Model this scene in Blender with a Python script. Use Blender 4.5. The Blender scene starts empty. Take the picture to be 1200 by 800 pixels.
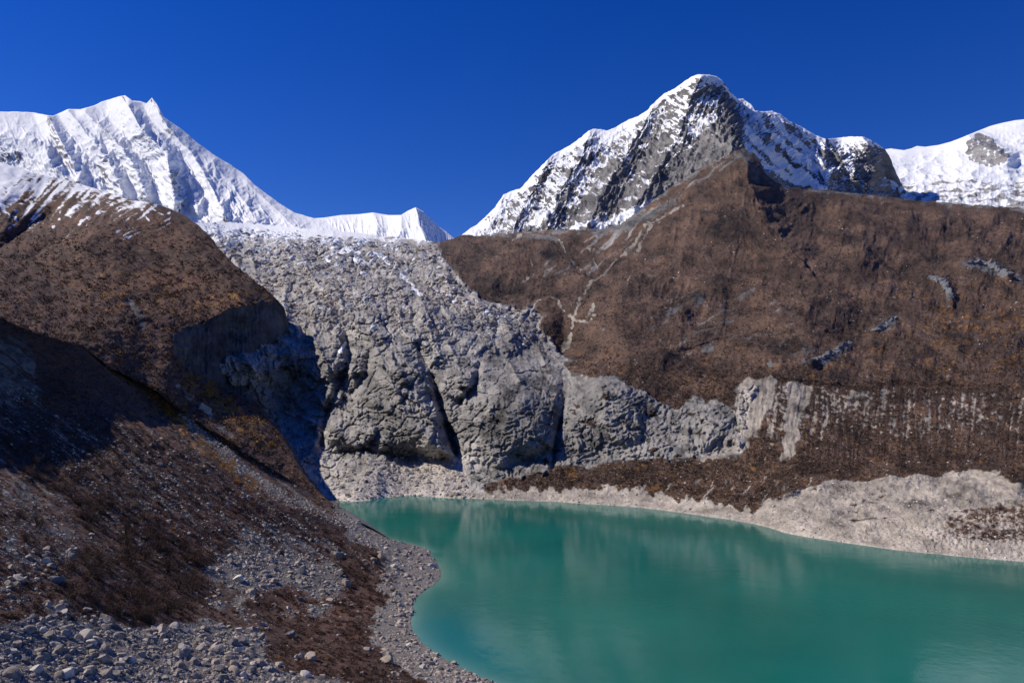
import bpy, math, random
import numpy as np
random.seed(4); RNG = np.random.default_rng(4)
R = math.radians
SC = bpy.context.scene
COL = SC.collection
F = 933.33; HZ = 480.0; CAMZ = 60.0
PITCH = math.atan((HZ-400)/F)

# ------------------------------------------------------------------ helpers
def ray(px, py):
    X = (px-600)/F; Z = (400-py)/F
    y = math.cos(PITCH)-Z*math.sin(PITCH); z = math.sin(PITCH)+Z*math.cos(PITCH)
    return X/y, z/y
def point(px, py, d):
    rx, rz = ray(px, py)
    return np.stack([rx*d, d*np.ones_like(rx), CAMZ+rz*d], -1)
def shore_d(px, py):
    return -CAMZ/ray(px, py)[1]
def tag(o, label=None, cat=None, group=None, kind=None):
    for k, v in (('label', label), ('category', cat), ('group', group), ('kind', kind)):
        if v: o[k] = v
    return o
from concurrent.futures import ThreadPoolExecutor
POOL = ThreadPoolExecutor(4)
_ga = np.random.default_rng(77).uniform(0, 2*math.pi, 4096)
_GX = np.cos(_ga).astype(np.float32)*1.5; _GY = np.sin(_ga).astype(np.float32)*1.5
def hash2(ix, iy, seed):
    h = ix*np.int32(374761393)+iy*np.int32(668265263)+np.int32((seed*974711) & 0x7fffffff)
    h = (h ^ ((h >> 13) & 0x7ffff))*np.int32(1274126177)
    return h ^ ((h >> 16) & 0xffff)
def _noise2(x, y, seed):
    x = x.astype(np.float32); y = y.astype(np.float32)
    xf = np.floor(x); yf = np.floor(y); fx = x-xf; fy = y-yf; xi = xf.astype(np.int32); yi = yf.astype(np.int32)
    u = fx*fx*fx*(fx*(fx*6-15)+10); v = fy*fy*fy*(fy*(fy*6-15)+10)
    def g(dx, dy):
        h = hash2(xi+np.int32(dx), yi+np.int32(dy), seed) & 4095
        return _GX[h]*(fx-dx)+_GY[h]*(fy-dy)
    a = g(0, 0); a = a+u*(g(1, 0)-a); c = g(0, 1); c = c+u*(g(1, 1)-c)
    return a+v*(c-a)
def par(fn, x, y, *args):
    """evaluate fn(x, y, ...) on four strips at once"""
    x, y = np.broadcast_arrays(x, y)
    if x.ndim == 0 or x.shape[0] < 8: return fn(x, y, *args)
    xs = np.array_split(x, 4); ys = np.array_split(y, 4)
    r = list(POOL.map(lambda q: fn(q[0], q[1], *args), zip(xs, ys)))
    return tuple(np.concatenate(k) for k in zip(*r)) if isinstance(r[0], tuple) else np.concatenate(r)
def noise2(x, y, seed=0): return _noise2(x, y, seed)
def fbm(x, y, oct=5, seed=0, gain=.5, lac=2.03): return par(_fbm, x, y, oct, seed, gain, lac)
def ridged(x, y, oct=5, seed=0, gain=.55, lac=2.03): return par(_ridged, x, y, oct, seed, gain, lac)
def worley(x, y, seed=0): return par(_worley, x, y, seed)
def _fbm(x, y, oct=5, seed=0, gain=.5, lac=2.03):
    s = 0; a = 1; t = 0
    for k in range(oct):
        s = s+a*noise2(x, y, seed+k*17); t += a; a *= gain; x = x*lac+3.1; y = y*lac-1.7
    return s/t*1.3
def _ridged(x, y, oct=5, seed=0, gain=.55, lac=2.03):
    s = 0; a = 1; t = 0; w = 1
    for k in range(oct):
        n = 1-np.abs(noise2(x, y, seed+k*17))*1.7
        n = np.clip(n, 0, 1)**2
        s = s+a*n*w; t += a; w = np.clip(n*1.6, 0, 1); a *= gain; x = x*lac+3.1; y = y*lac-1.7
    return s/t-.35
def _worley(x, y, seed=0, jit=.9):
    """distance to nearest and second feature point, and an id per cell"""
    x = x.astype(np.float32); y = y.astype(np.float32)
    xi = np.floor(x).astype(np.int32); yi = np.floor(y).astype(np.int32)
    f1 = np.full(x.shape, 9., np.float32); f2 = f1.copy(); idn = np.zeros(x.shape, np.float32)
    for dx in (-1, 0, 1):
        for dy in (-1, 0, 1):
            h = hash2(xi+np.int32(dx), yi+np.int32(dy), seed)
            cx = xi+dx+.5+jit*((h & 0xfff)/4095.-.5); cy = yi+dy+.5+jit*(((h >> 12) & 0xfff)/4095.-.5)
            d = np.hypot(x-cx, y-cy).astype(np.float32); c = d < f1
            f2 = np.where(c, f1, np.minimum(f2, d)); idn = np.where(c, (h & 1023)/1023., idn); f1 = np.where(c, d, f1)
    return f1, f2, idn
def rot(px, py, deg, sa, sc):
    """coordinates along and across a direction (degrees below the horizontal), scaled"""
    c, s = math.cos(R(deg)), math.sin(R(deg))
    return (px*c+py*s)/sa, (-px*s+py*c)/sc
def sstep(a, b, x):
    t = np.clip((x-a)/(b-a), 0, 1); return t*t*(3-2*t)
def seg_dist(px, py, pts, maxd=70.):
    """distance to a polyline (cut off at maxd), side sign (+ right of travel on the picture), arc parameter"""
    ax_ = [p[0] for p in pts]; ay_ = [p[1] for p in pts]
    sel = (px > min(ax_)-maxd) & (px < max(ax_)+maxd) & (py > min(ay_)-maxd) & (py < max(ay_)+maxd)
    B = np.full(px.shape, maxd*1.01); S = np.ones(px.shape); T = np.zeros(px.shape)
    x = px[sel].astype(np.float32); y = py[sel].astype(np.float32)
    if x.size:
        B[sel], S[sel], T[sel] = par(_seg, x, y, pts)
    return np.minimum(B, maxd*1.01), S, T
def _seg(px, py, pts):
    best = np.full(px.shape, 1e9, np.float32); side = np.ones(px.shape, np.float32); par_ = np.zeros(px.shape, np.float32); n = len(pts)-1
    for i in range(n):
        (ax, ay), (bx, by) = pts[i][:2], pts[i+1][:2]
        vx, vy = bx-ax, by-ay; L = vx*vx+vy*vy+1e-9
        qx = px-ax; qy = py-ay
        t = np.clip((qx*vx+qy*vy)/L, 0, 1)
        d = np.hypot(qx-t*vx, qy-t*vy); m = d < best
        best = np.where(m, d, best); side = np.where(m, np.sign(qx*vy-qy*vx), side); par_ = np.where(m, (i+t)/n, par_)
    return best, side, par_
def poly_sd(px, py, pts):
    """signed distance to a polygon, positive inside"""
    d = seg_dist(px, py, list(pts)+[pts[0]])[0]
    ax_ = [p[0] for p in pts]; ay_ = [p[1] for p in pts]
    sel = (px > min(ax_)) & (px < max(ax_)) & (py > min(ay_)) & (py < max(ay_))
    x = px[sel]; y = py[sel]; ins = np.zeros(x.shape, bool); n = len(pts)
    for i in range(n):
        (x1, y1), (x2, y2) = pts[i], pts[(i+1) % n]
        if y1 == y2: continue
        c = (y1 > y) != (y2 > y)
        ins ^= c & (x < (x2-x1)*(y-y1)/(y2-y1)+x1)
    I = np.zeros(px.shape, bool); I[sel] = ins
    return np.where(I, d, -d)
def tps(ctrl, px, py, reg=1e-3):
    """thin-plate surface through (px, py, depth) in inverse depth: planes stay planes"""
    c = np.array(ctrl, float); X = c[:, :2]/300.; v = 1./c[:, 2]
    sc = v.max()
    def phi(r2): return np.where(r2 > 0, .5*r2*np.log(r2+1e-12), 0)
    n = len(c); D = ((X[:, None]-X[None])**2).sum(-1)
    A = np.zeros((n+3, n+3)); A[:n, :n] = phi(D)+reg*np.eye(n)
    A[:n, n] = 1; A[:n, n+1:] = X; A[n, :n] = 1; A[n+1:, :n] = X.T
    w = np.linalg.solve(A, np.concatenate([v/sc, [0, 0, 0]]))
    def ev(a, b):
        qx = (a/300.).astype(np.float32); qy = (b/300.).astype(np.float32)
        out = w[n]+w[n+1]*qx.astype(float)+w[n+2]*qy
        for i in range(n):
            r2 = (qx-np.float32(X[i, 0]))**2+(qy-np.float32(X[i, 1]))**2
            out += w[i]*.5*r2*np.log(r2+np.float32(1e-9))
        return out
    out = par(ev, px, py)
    lo, hi = v.min()*.8, v.max()*1.25
    return 1./np.clip(out*sc, lo, hi)
def normals(P):
    du = np.gradient(P, axis=1); dv = np.gradient(P, axis=0)
    n = np.cross(du, dv); n /= np.linalg.norm(n, axis=-1, keepdims=True)+1e-9
    s = np.sign((n*(P-np.array([0, 0, CAMZ]))).sum(-1, keepdims=True)); s[s == 0] = 1
    return -n*s
def features(d, px, py, feats):
    for pts, amp, wl, wr in feats:
        ds, sd, t = seg_dist(px, py, pts, max(wl, wr)+1.)
        w = np.where(sd > 0, wr, wl)
        prof = np.clip(1-ds/w, 0, 1)**1.35
        if max(wl, wr) > 80: prof = prof*sstep(0, .3, np.minimum(t, 1-t))
        d = d-amp*prof
    return d
def new_mesh(name, V, Fc, mats, smooth=True, attrs=None, midx=None, parent=None):
    me = bpy.data.meshes.new(name)
    V = np.ascontiguousarray(V, np.float32); Fc = np.ascontiguousarray(Fc, np.int32)
    k = Fc.shape[1]
    me.vertices.add(len(V)); me.vertices.foreach_set('co', V.ravel())
    me.loops.add(Fc.size); me.loops.foreach_set('vertex_index', Fc.ravel())
    me.polygons.add(len(Fc)); me.polygons.foreach_set('loop_start', np.arange(0, Fc.size, k, dtype=np.int32))
    if midx is not None: me.polygons.foreach_set('material_index', np.asarray(midx, np.int32))
    me.polygons.foreach_set('use_smooth', np.full(len(Fc), smooth))
    me.update(calc_edges=True)
    for m in (mats if isinstance(mats, (list, tuple)) else [mats]): me.materials.append(m)
    for an, av in (attrs or {}).items():
        if av.ndim == 2:
            a = me.attributes.new(an, 'FLOAT_COLOR', 'POINT'); a.data.foreach_set('color', np.ascontiguousarray(av, np.float32).ravel())
        else:
            a = me.attributes.new(an, 'FLOAT', 'POINT'); a.data.foreach_set('value', np.ascontiguousarray(av, np.float32))
    o = bpy.data.objects.new(name, me); COL.objects.link(o)
    if parent: o.parent = parent
    return o
def grid_faces(ny, nx):
    i = np.arange(ny*nx).reshape(ny, nx)
    return np.stack([i[:-1, :-1], i[1:, :-1], i[1:, 1:], i[:-1, 1:]], -1).reshape(-1, 4)

# ------------------------------------------------------------------ materials
class N:
    def __init__(s, name):
        s.m = bpy.data.materials.new(name); s.m.use_nodes = True; s.t = s.m.node_tree; s.t.nodes.clear()
        s.out = s.t.nodes.new('ShaderNodeOutputMaterial'); s.p = s.t.nodes.new('ShaderNodeBsdfPrincipled')
        s.t.links.new(s.p.outputs[0], s.out.inputs[0])
    def n(s, typ, **kw):
        x = s.t.nodes.new(typ)
        for k, v in kw.items(): setattr(x, k, v)
        return x
    def set(s, sock, v):
        if hasattr(v, 'default_value') or hasattr(v, 'links'): s.t.links.new(v, sock)
        elif isinstance(v, (tuple, list)) and len(v) == 3 and sock.type == 'RGBA': sock.default_value = (*v, 1)
        else: sock.default_value = v
    def math(s, op, a, b=0., c=None):
        x = s.n('ShaderNodeMath', operation=op); s.set(x.inputs[0], a); s.set(x.inputs[1], b)
        if c is not None: s.set(x.inputs[2], c)
        return x.outputs[0]
    def mix(s, f, a, b, blend='MIX'):
        x = s.n('ShaderNodeMix', data_type='RGBA', blend_type=blend); s.set(x.inputs[0], f); s.set(x.inputs[6], a); s.set(x.inputs[7], b)
        return x.outputs[2]
    def noise(s, scale, detail=5, rough=.6, vec=None, dist=0.):
        x = s.n('ShaderNodeTexNoise'); x.inputs['Scale'].default_value = scale; x.inputs['Detail'].default_value = detail
        x.inputs['Roughness'].default_value = rough; x.inputs['Distortion'].default_value = dist
        if vec is not None: s.t.links.new(vec, x.inputs['Vector'])
        return x.outputs['Fac']
    def voro(s, scale, vec=None, feature='F1', out='Distance'):
        x = s.n('ShaderNodeTexVoronoi', feature=feature); x.inputs['Scale'].default_value = scale
        if vec is not None: s.t.links.new(vec, x.inputs['Vector'])
        return x.outputs[out]
    def ramp(s, f, stops):
        x = s.n('ShaderNodeValToRGB'); s.set(x.inputs[0], f); e = x.color_ramp.elements
        while len(e) < len(stops): e.new(.5)
        for q, (p, c) in zip(e, stops): q.position = p; q.color = (*c, 1)
        return x.outputs[0]
    def sm(s, f, a, b):
        x = s.n('ShaderNodeMapRange', interpolation_type='SMOOTHSTEP'); s.set(x.inputs[0], f); x.inputs[1].default_value = a; x.inputs[2].default_value = b
        return x.outputs[0]

def terrain_mat(name, unit, rockA, rockB, vegA, vegB, scree, gold, dark=(.02, .021, .024), snow=(.80, .82, .86), bump=1., brk=.5, soft=.10, sq=1., rrough=.9):
    """snow / vegetation / scree / gold masks come with the mesh (attribute zone, tone); unit = metres of the finest patch"""
    m = N(name)
    geo = m.n('ShaderNodeTexCoord').outputs['Object']
    mp = m.n('ShaderNodeMapping'); m.t.links.new(geo, mp.inputs[0]); mp.inputs['Scale'].default_value = (1/unit, .6/unit, sq/unit); v = mp.outputs[0]
    z = m.n('ShaderNodeAttribute', attribute_name='zone'); sp = m.n('ShaderNodeSeparateColor'); m.t.links.new(z.outputs['Color'], sp.inputs[0])
    tone = m.n('ShaderNodeAttribute', attribute_name='tone').outputs['Fac']
    big = m.noise(.06, 6, .6, v); mid = m.noise(.35, 6, .65, v); fine = m.noise(1.3, 5, .7, v); vo = m.voro(.5, v)
    rock = m.mix(m.sm(m.math('ADD', m.math('MULTIPLY', mid, .6), m.math('MULTIPLY', big, .4)), .36, .62), rockA, rockB)
    rock = m.mix(m.sm(fine, .60, .72), rock, m.mix(.5, rock, rockB))
    rock = m.mix(m.math('MULTIPLY', m.sm(fine, .44, .34), .55), rock, dark)
    veg = m.mix(m.sm(m.math('ADD', m.math('MULTIPLY', fine, .55), m.math('MULTIPLY', big, .45)), .38, .62), vegA, vegB)
    veg = m.mix(m.sm(m.noise(2.6, 3, .6, v), .60, .70), veg, m.mix(.35, veg, scree))
    def msk(sock, k=brk):
        nz = m.math('SUBTRACT', m.math('ADD', m.math('MULTIPLY', mid, .55), m.math('MULTIPLY', fine, .45)), .5)
        return m.sm(m.math('ADD', sock, m.math('MULTIPLY', nz, k*2)), .5-soft, .5+soft)
    scol = m.mix(m.sm(fine, .35, .65), tuple(c*.72 for c in scree), scree)
    gcol = m.mix(m.sm(fine, .38, .62), tuple(c*.55 for c in gold), gold)
    c = m.mix(msk(sp.outputs[2]), rock, scol)
    c = m.mix(msk(sp.outputs[1]), c, veg)
    c = m.mix(msk(z.outputs['Alpha'], .8), c, gcol)
    c = m.tone(c, tone)
    sm_ = msk(sp.outputs[0], brk*.8)
    c = m.mix(sm_, c, snow)
    m.set(m.p.inputs['Base Color'], c)
    m.p.inputs['Roughness'].default_value = rrough; m.p.inputs['Specular IOR Level'].default_value = .25
    h = m.math('ADD', m.math('MULTIPLY', mid, .6), m.math('ADD', m.math('MULTIPLY', fine, .35), m.math('MULTIPLY', vo, .25)))
    b = m.n('ShaderNodeBump'); m.set(b.inputs['Height'], h); b.inputs['Distance'].default_value = unit*bump
    m.set(b.inputs['Strength'], m.math('SUBTRACT', 1., m.math('MULTIPLY', sm_, .72)))
    m.t.links.new(b.outputs[0], m.p.inputs['Normal'])
    return m.m
def _tone(self, c, t):
    comb = self.n('ShaderNodeCombineColor')
    for i in range(3): self.t.links.new(t, comb.inputs[i])
    return self.mix(1., c, comb.outputs[0], 'MULTIPLY')
N.tone = _tone

# ------------------------------------------------------------------ layers
class Layer: pass
def finish(L, name, mat, px, py, P, zone, tone, label, extra_rows=None, split=None):
    L.px, L.py, L.P = px, py, P
    L.nrm = normals(P)
    ny, nx = px.shape
    Z = np.stack(zone, -1); T = tone
    pts = [P.reshape(-1, 3)]; fac = [grid_faces(ny, nx)]
    PP, ZZ, TT = P, Z, T
    if extra_rows:                       # continue the ground beyond the visible rim
        side, offs = extra_rows
        edge = {'top': P[0], 'right': P[:, -1], 'bottom': P[-1]}[side]
        zed = {'top': Z[0], 'right': Z[:, -1], 'bottom': Z[-1]}[side]; ted = {'top': T[0], 'right': T[:, -1], 'bottom': T[-1]}[side]
        ax = 1 if side == 'right' else 0
        add = [np.expand_dims(edge+np.array(o), ax) for o in offs]
        za = [np.expand_dims(zed, ax)]*len(offs); ta = [np.expand_dims(ted, ax)]*len(offs)
        if side == 'top':
            PP = np.concatenate(add[::-1]+[P], 0); ZZ = np.concatenate(za+[Z], 0); TT = np.concatenate(ta+[T], 0)
        else:
            PP = np.concatenate([P]+add, ax); ZZ = np.concatenate([Z]+za, ax); TT = np.concatenate([T]+ta, ax)
    fc = grid_faces(*PP.shape[:2])
    if split is None:
        L.o = new_mesh(name, PP.reshape(-1, 3), fc, mat, True, {'zone': ZZ.reshape(-1, 4), 'tone': TT.ravel()})
        tag(L.o, label, None, None, 'structure')
    else:
        which = split(PP, fc)
        for val, (nm, mt, lb) in which[1].items():
            f = fc[which[0] == val]; used, inv = np.unique(f, return_inverse=True)
            o = new_mesh(nm, PP.reshape(-1, 3)[used], inv.reshape(-1, 4), mt, True, {'zone': ZZ.reshape(-1, 4)[used], 'tone': TT.ravel()[used]})
            tag(o, lb, None, None, 'structure')
    return L
def cols_grid(xs, top, bot, n, pw=1.0):
    tx, ty = np.array(top).T; bx, by = np.array(bot).T
    t = np.linspace(0, 1, n)[:, None]**pw
    T = np.interp(xs, tx, ty)[None]; B = np.interp(xs, bx, by)[None]
    return np.repeat(xs[None], n, 0), T+(B-T)*t
def rows_grid(ys, rightc, left, n, pw=1.0):
    ry, rx = np.array(rightc).T
    o = np.argsort(ry); X = np.interp(ys, ry[o], rx[o])[:, None]
    s = np.linspace(0, 1, n)[None]**pw
    return left+(X-left)*s, np.repeat(ys[:, None], n, 1)

# --- far snow massif on the left -------------------------------------------------
def build_snow_mountain():
    L = Layer()
    top = [(-250, 120), (-120, 140), (0, 131), (20, 131), (40, 132), (55, 135), (62, 136), (80, 128), (95, 128), (110, 124), (120, 119), (130, 116), (140, 113), (147, 112), (155, 118),
           (165, 119), (172, 121), (178, 115), (184, 122), (190, 136), (200, 143), (215, 153), (232, 168), (250, 181), (270, 193), (285, 203), (300, 218),
           (315, 229), (330, 240), (345, 249), (365, 255), (377, 258), (392, 266), (405, 280)]
    px, py = cols_grid(np.arange(-250, 406, .8), top, [(-250, 330), (405, 330)], 250)
    d = tps([(-200, 130, 8600), (0, 131, 8600), (80, 128, 9000), (147, 113, 9600), (178, 116, 9500), (250, 181, 8900), (330, 240, 8100), (377, 258, 7700),
             (-200, 230, 6600), (0, 230, 6600), (100, 230, 6900), (200, 250, 6900), (300, 270, 6600), (380, 285, 6600), (0, 320, 5600), (200, 320, 5600), (400, 320, 5800)], px, py)
    tp = np.interp(px, *np.array(top).T); dep = np.clip((py-tp)/60, 0, 1)
    d = features(d, px, py, [
        ([(0, 157), (30, 163), (52, 172), (62, 195), (88, 214)], 620, 60, 14),
        ([(55, 134), (66, 155), (80, 182), (96, 215)], 360, 16, 12),
        ([(80, 130), (105, 160), (128, 190), (145, 225)], 300, 16, 14),
        ([(100, 132), (130, 158), (155, 190), (172, 228)], 400, 14, 13),
        ([(150, 124), (165, 150), (195, 180), (205, 235)], 620, 26, 16),
        ([(186, 132), (197, 150), (225, 180), (250, 222), (262, 250)], 360, 18, 24),
        ([(205, 190), (222, 215), (232, 245)], 200, 12, 12),
        ([(250, 190), (275, 220), (300, 255)], 220, 18, 16), ([(290, 215), (318, 240), (345, 265)], 180, 14, 16)])
    a, c = rot(px, py, 54, 60, 9)
    wx = 4*fbm(px/25, py/25, 3, 5)
    rb = ridged((a+wx*.02), (c+wx*.25), 5, 11, .58)
    cr = fbm(px/7, py/7, 4, 21)
    P = point(px, py, d); n = normals(P)
    P = P+n*((d/F*(rb*5.*dep+ridged((px+7*fbm(px/20, py/20, 3, 198))/26+py/60, py/30, 6, 3, .6)*7.5*dep+cr*.4))[..., None])
    n2 = normals(P)
    rk = .9+.9*(n2[..., 2]-.35)+.55*fbm(px/9, py/9, 4, 8)
    cliff = np.zeros(px.shape)
    for pl, w in (([(60, 140), (64, 158), (76, 182), (86, 212)], 7), ([(0, 178), (20, 190)], 9), ([(190, 138), (200, 150)], 6), ([(176, 116), (186, 128)], 7), ([(120, 195), (125, 222)], 6), ([(204, 205), (214, 232)], 7)):
        cliff = np.maximum(cliff, sstep(w*1.6, 0, seg_dist(px, py, pl)[0]))
    snow = np.clip(rk, .52, 1.4)-cliff*(.42+.5*fbm(px/5, py/7, 3, 2))
    snow = np.where(py > 268+6*fbm(px/12, py/12, 3, 4), snow*.8, snow)
    z = np.zeros(px.shape)
    finish(L, 'snow_mountain', M['far_snow'], px, py, P, [snow, z, z, z], np.full(px.shape, 1.0), 'huge snow covered massif with fluted ice walls at the far left', ('top', [(0, 300, -120), (0, 900, -700), (0, 2500, -3200)]))
def build_snow_ridge():
    L = Layer()
    top = [(300, 262), (340, 258), (365, 256), (380, 255), (400, 252), (420, 251), (437, 249), (455, 252), (470, 252), (478, 247), (487, 243), (496, 248), (505, 257), (515, 266), (524, 272), (532, 279), (560, 292)]
    px, py = cols_grid(np.arange(300, 560, .6), top, [(300, 320), (560, 320)], 110)
    d = tps([(300, 262, 9600), (437, 249, 9800), (487, 243, 9500), (532, 279, 9200), (560, 292, 9300), (300, 290, 8400), (430, 285, 8400), (500, 290, 8300), (300, 315, 7600), (430, 315, 7600), (550, 315, 7800)], px, py)
    d = features(d, px, py, [([(487, 243), (492, 262), (500, 285)], 420, 26, 20), ([(437, 249), (442, 268), (440, 285)], 220, 22, 14), ([(470, 252), (470, 270), (462, 285)], 200, 10, 12)])
    a, c = rot(px, py, 78, 26, 6)
    P = point(px, py, d); n = normals(P); tp = np.interp(px, *np.array(top).T); dep = np.clip((py-tp)/14, 0.05, 1)
    P = P+n*((d/F*(ridged(a, c, 5, 31)*2.6*dep+fbm(px/6, py/6, 4, 9)*.5*dep))[..., None])
    n2 = normals(P)
    rk = .95+.5*(n2[..., 2]-.4)+.4*fbm(px/7, py/7, 4, 8)
    z = np.zeros(px.shape)
    finish(L, 'snow_ridge', M['far_snow'], px, py, P, [np.clip(rk, .55, 1.3), z, z, z], z+1, 'low bright snow ridge with a small pointed top in the valley gap', ('top', [(0, 300, -120), (0, 900, -500), (0, 2500, -2500)]))
# --- rocky peak -------------------------------------------------------------------
PEAK_TOP = [(470, 330), (515, 294), (530, 283), (540, 276), (548, 270), (560, 262), (570, 253), (580, 243), (590, 228), (602, 223), (610, 221), (615, 215), (625, 204), (640, 189), (648, 181), (665, 172), (680, 162), (690, 153), (695, 151),
            (705, 152), (712, 153), (720, 150), (735, 141), (748, 136), (758, 130), (763, 124), (768, 119), (778, 110), (790, 104), (800, 97), (810, 90), (818, 87), (830, 88), (840, 90),
            (846, 94), (852, 102), (858, 110), (864, 116), (871, 116), (880, 122), (885, 130), (895, 131), (905, 130), (915, 134), (925, 142), (935, 147), (945, 152), (955, 158), (968, 163),
            (980, 162), (995, 160), (1010, 160), (1020, 164), (1030, 170), (1038, 176), (1044, 186), (1050, 202), (1060, 222), (1100, 250)]
def build_rocky_peak():
    L = Layer()
    px, py = cols_grid(np.arange(470, 1100, .7), PEAK_TOP, [(470, 345), (700, 310), (870, 260), (1100, 262)], 260)
    d = tps([(480, 325, 3200), (560, 262, 3500), (640, 189, 3700), (700, 151, 3800), (760, 129, 3800), (825, 88, 3700), (871, 116, 3900), (915, 134, 4100), (968, 163, 4300), (1020, 164, 4300), (1060, 220, 4500),
             (560, 285, 3050), (620, 275, 2900), (700, 270, 2750), (760, 238, 2780), (820, 200, 2800), (860, 182, 2850), (905, 215, 3100), (960, 223, 3500), (1030, 226, 3900), (1090, 250, 4100),
             (700, 215, 3200), (640, 240, 3250), (780, 170, 3250), (1000, 195, 3950), (930, 185, 3650), (850, 140, 3300)], px, py)
    d = features(d, px, py, [
        ([(825, 88), (846, 100), (852, 125), (860, 150), (872, 178), (900, 212)], 200, 50, 20),
        ([(820, 92), (806, 125), (795, 160), (770, 200), (745, 240)], 110, 22, 24),
        ([(765, 125), (752, 150), (730, 185), (705, 230), (690, 262)], 100, 22, 20),
        ([(692, 152), (682, 178), (660, 215), (640, 260)], 90, 20, 18),
        ([(645, 182), (630, 210), (612, 240), (600, 265)], 80, 16, 14), ([(590, 228), (584, 248), (575, 265)], 70, 14, 12),
        ([(880, 122), (905, 160), (935, 195), (960, 222)], 130, 18, 18), ([(912, 133), (945, 170), (975, 205)], 130, 16, 18),
        ([(950, 156), (985, 185), (1000, 205)], 110, 14, 16), ([(1010, 160), (1030, 185), (1020, 212)], 130, 26, 14), ([(968, 163), (965, 190), (970, 222)], 90, 14, 14)])
    tp = np.interp(px, *np.array(PEAK_TOP).T); dep = np.clip((py-tp)/18, 0.04, 1)
    right = sstep(860, 900, px)
    a1, c1 = rot(px, py, 118, 34, 9); a2, c2 = rot(px, py, 50, 34, 9)
    r1 = ridged(a1+.3*fbm(px/30, py/30, 2, 1), c1, 6, 41, .6); r2 = ridged(a2, c2+.3*fbm(px/30, py/30, 2, 1), 6, 42, .6)
    st = r1*(1-right)+r2*right
    strat = ridged(*rot(px, py, -28, 30, 5), 5, 47, .6)
    P = point(px, py, d); n = normals(P)
    P = P+n*((d/F*(dep*(st*6.5+ridged(px/26, py/20, 6, 44, .6)*7.5+strat*2.4+ridged(px/8, py/7, 4, 50)*1.2)+fbm(px/5, py/5, 4, 45)*.6))[..., None])
    n2 = normals(P)
    # snow lies on ledges, more of it high up and on the left shoulder
    line = np.interp(px, [500, 560, 600, 650, 700, 740, 780, 815, 850, 880, 940, 1000, 1060], [300, 275, 262, 240, 215, 190, 150, 165, 128, 205, 215, 215, 240])
    hgt = np.clip((line-py)/38, -1.6, 1.3)
    lump = fbm(px/13, py/11, 4, 46)
    diag = fbm(*rot(px, py, -35, 22, 6), 4, 48)*(1-right)+fbm(*rot(px, py, 52, 40, 6), 4, 49)*right
    snow = .40-.14*right+.20*hgt+1.35*(n2[..., 2]-.52)+.55*lump+.8*diag+.36*fbm(*rot(px, py, 40, 9, 4), 4, 199)+.22*fbm(px/4, py/4, 4, 168)
    top_cap = sstep(9, 1, py-tp)*(px < 1040); snow = snow+.28*top_cap
    fld = [([(700, 268), (735, 252), (770, 232)], 6), ([(670, 266), (700, 258)], 4), ([(620, 262), (640, 250)], 6)]
    for pl, w in fld: snow = np.maximum(snow, 1.1*sstep(w, w*.3, seg_dist(px, py, pl)[0]))
    for pl, w in [([(873, 150), (900, 175), (930, 200), (965, 222)], 5), ([(897, 150), (930, 178), (970, 205)], 4), ([(875, 170), (905, 197), (925, 207), (962, 222)], 4), ([(905, 140), (940, 172), (965, 190)], 4)]:
        snow = np.maximum(snow, .95*sstep(w*1.5, w*.4, seg_dist(px, py, pl)[0]+2*fbm(px/6, py/6, 3, 5)))
    # bare dark walls
    for pg, k in (([(838, 128), (850, 108), (862, 118), (868, 142), (872, 175), (905, 212), (880, 206), (862, 178), (845, 160)], .85), ([(855, 150), (872, 178), (908, 215), (870, 200), (790, 225), (740, 250), (770, 205), (815, 165), (835, 140)], .6),
                  ([(1010, 178), (1038, 172), (1046, 195), (1030, 215), (1000, 214), (1004, 195)], .30), ([(700, 200), (760, 160), (790, 150), (770, 200), (730, 245), (690, 262), (640, 268), (690, 230)], .40)):
        snow = snow-k*sstep(-5, 5, poly_sd(px, py, pg)+4*fbm(px/8, py/8, 3, 6))
    z = np.zeros(px.shape)
    scr = sstep(14, 2, seg_dist(px, py, [(690, 270), (760, 243), (800, 222), (850, 190), (868, 178)])[0])*.75
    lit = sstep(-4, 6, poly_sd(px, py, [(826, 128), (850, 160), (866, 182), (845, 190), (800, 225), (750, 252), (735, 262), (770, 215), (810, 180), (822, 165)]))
    finish(L, 'rocky_peak', M['peak'], px, py, P, [snow, z, scr, z], 1+.16*lit+.3*fbm(px/20, py/16, 4, 169), 'steep grey rock peak streaked with snow, centre right skyline', ('top', [(0, 40, -60), (0, 200, -300), (0, 1200, -1500)]))
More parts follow.
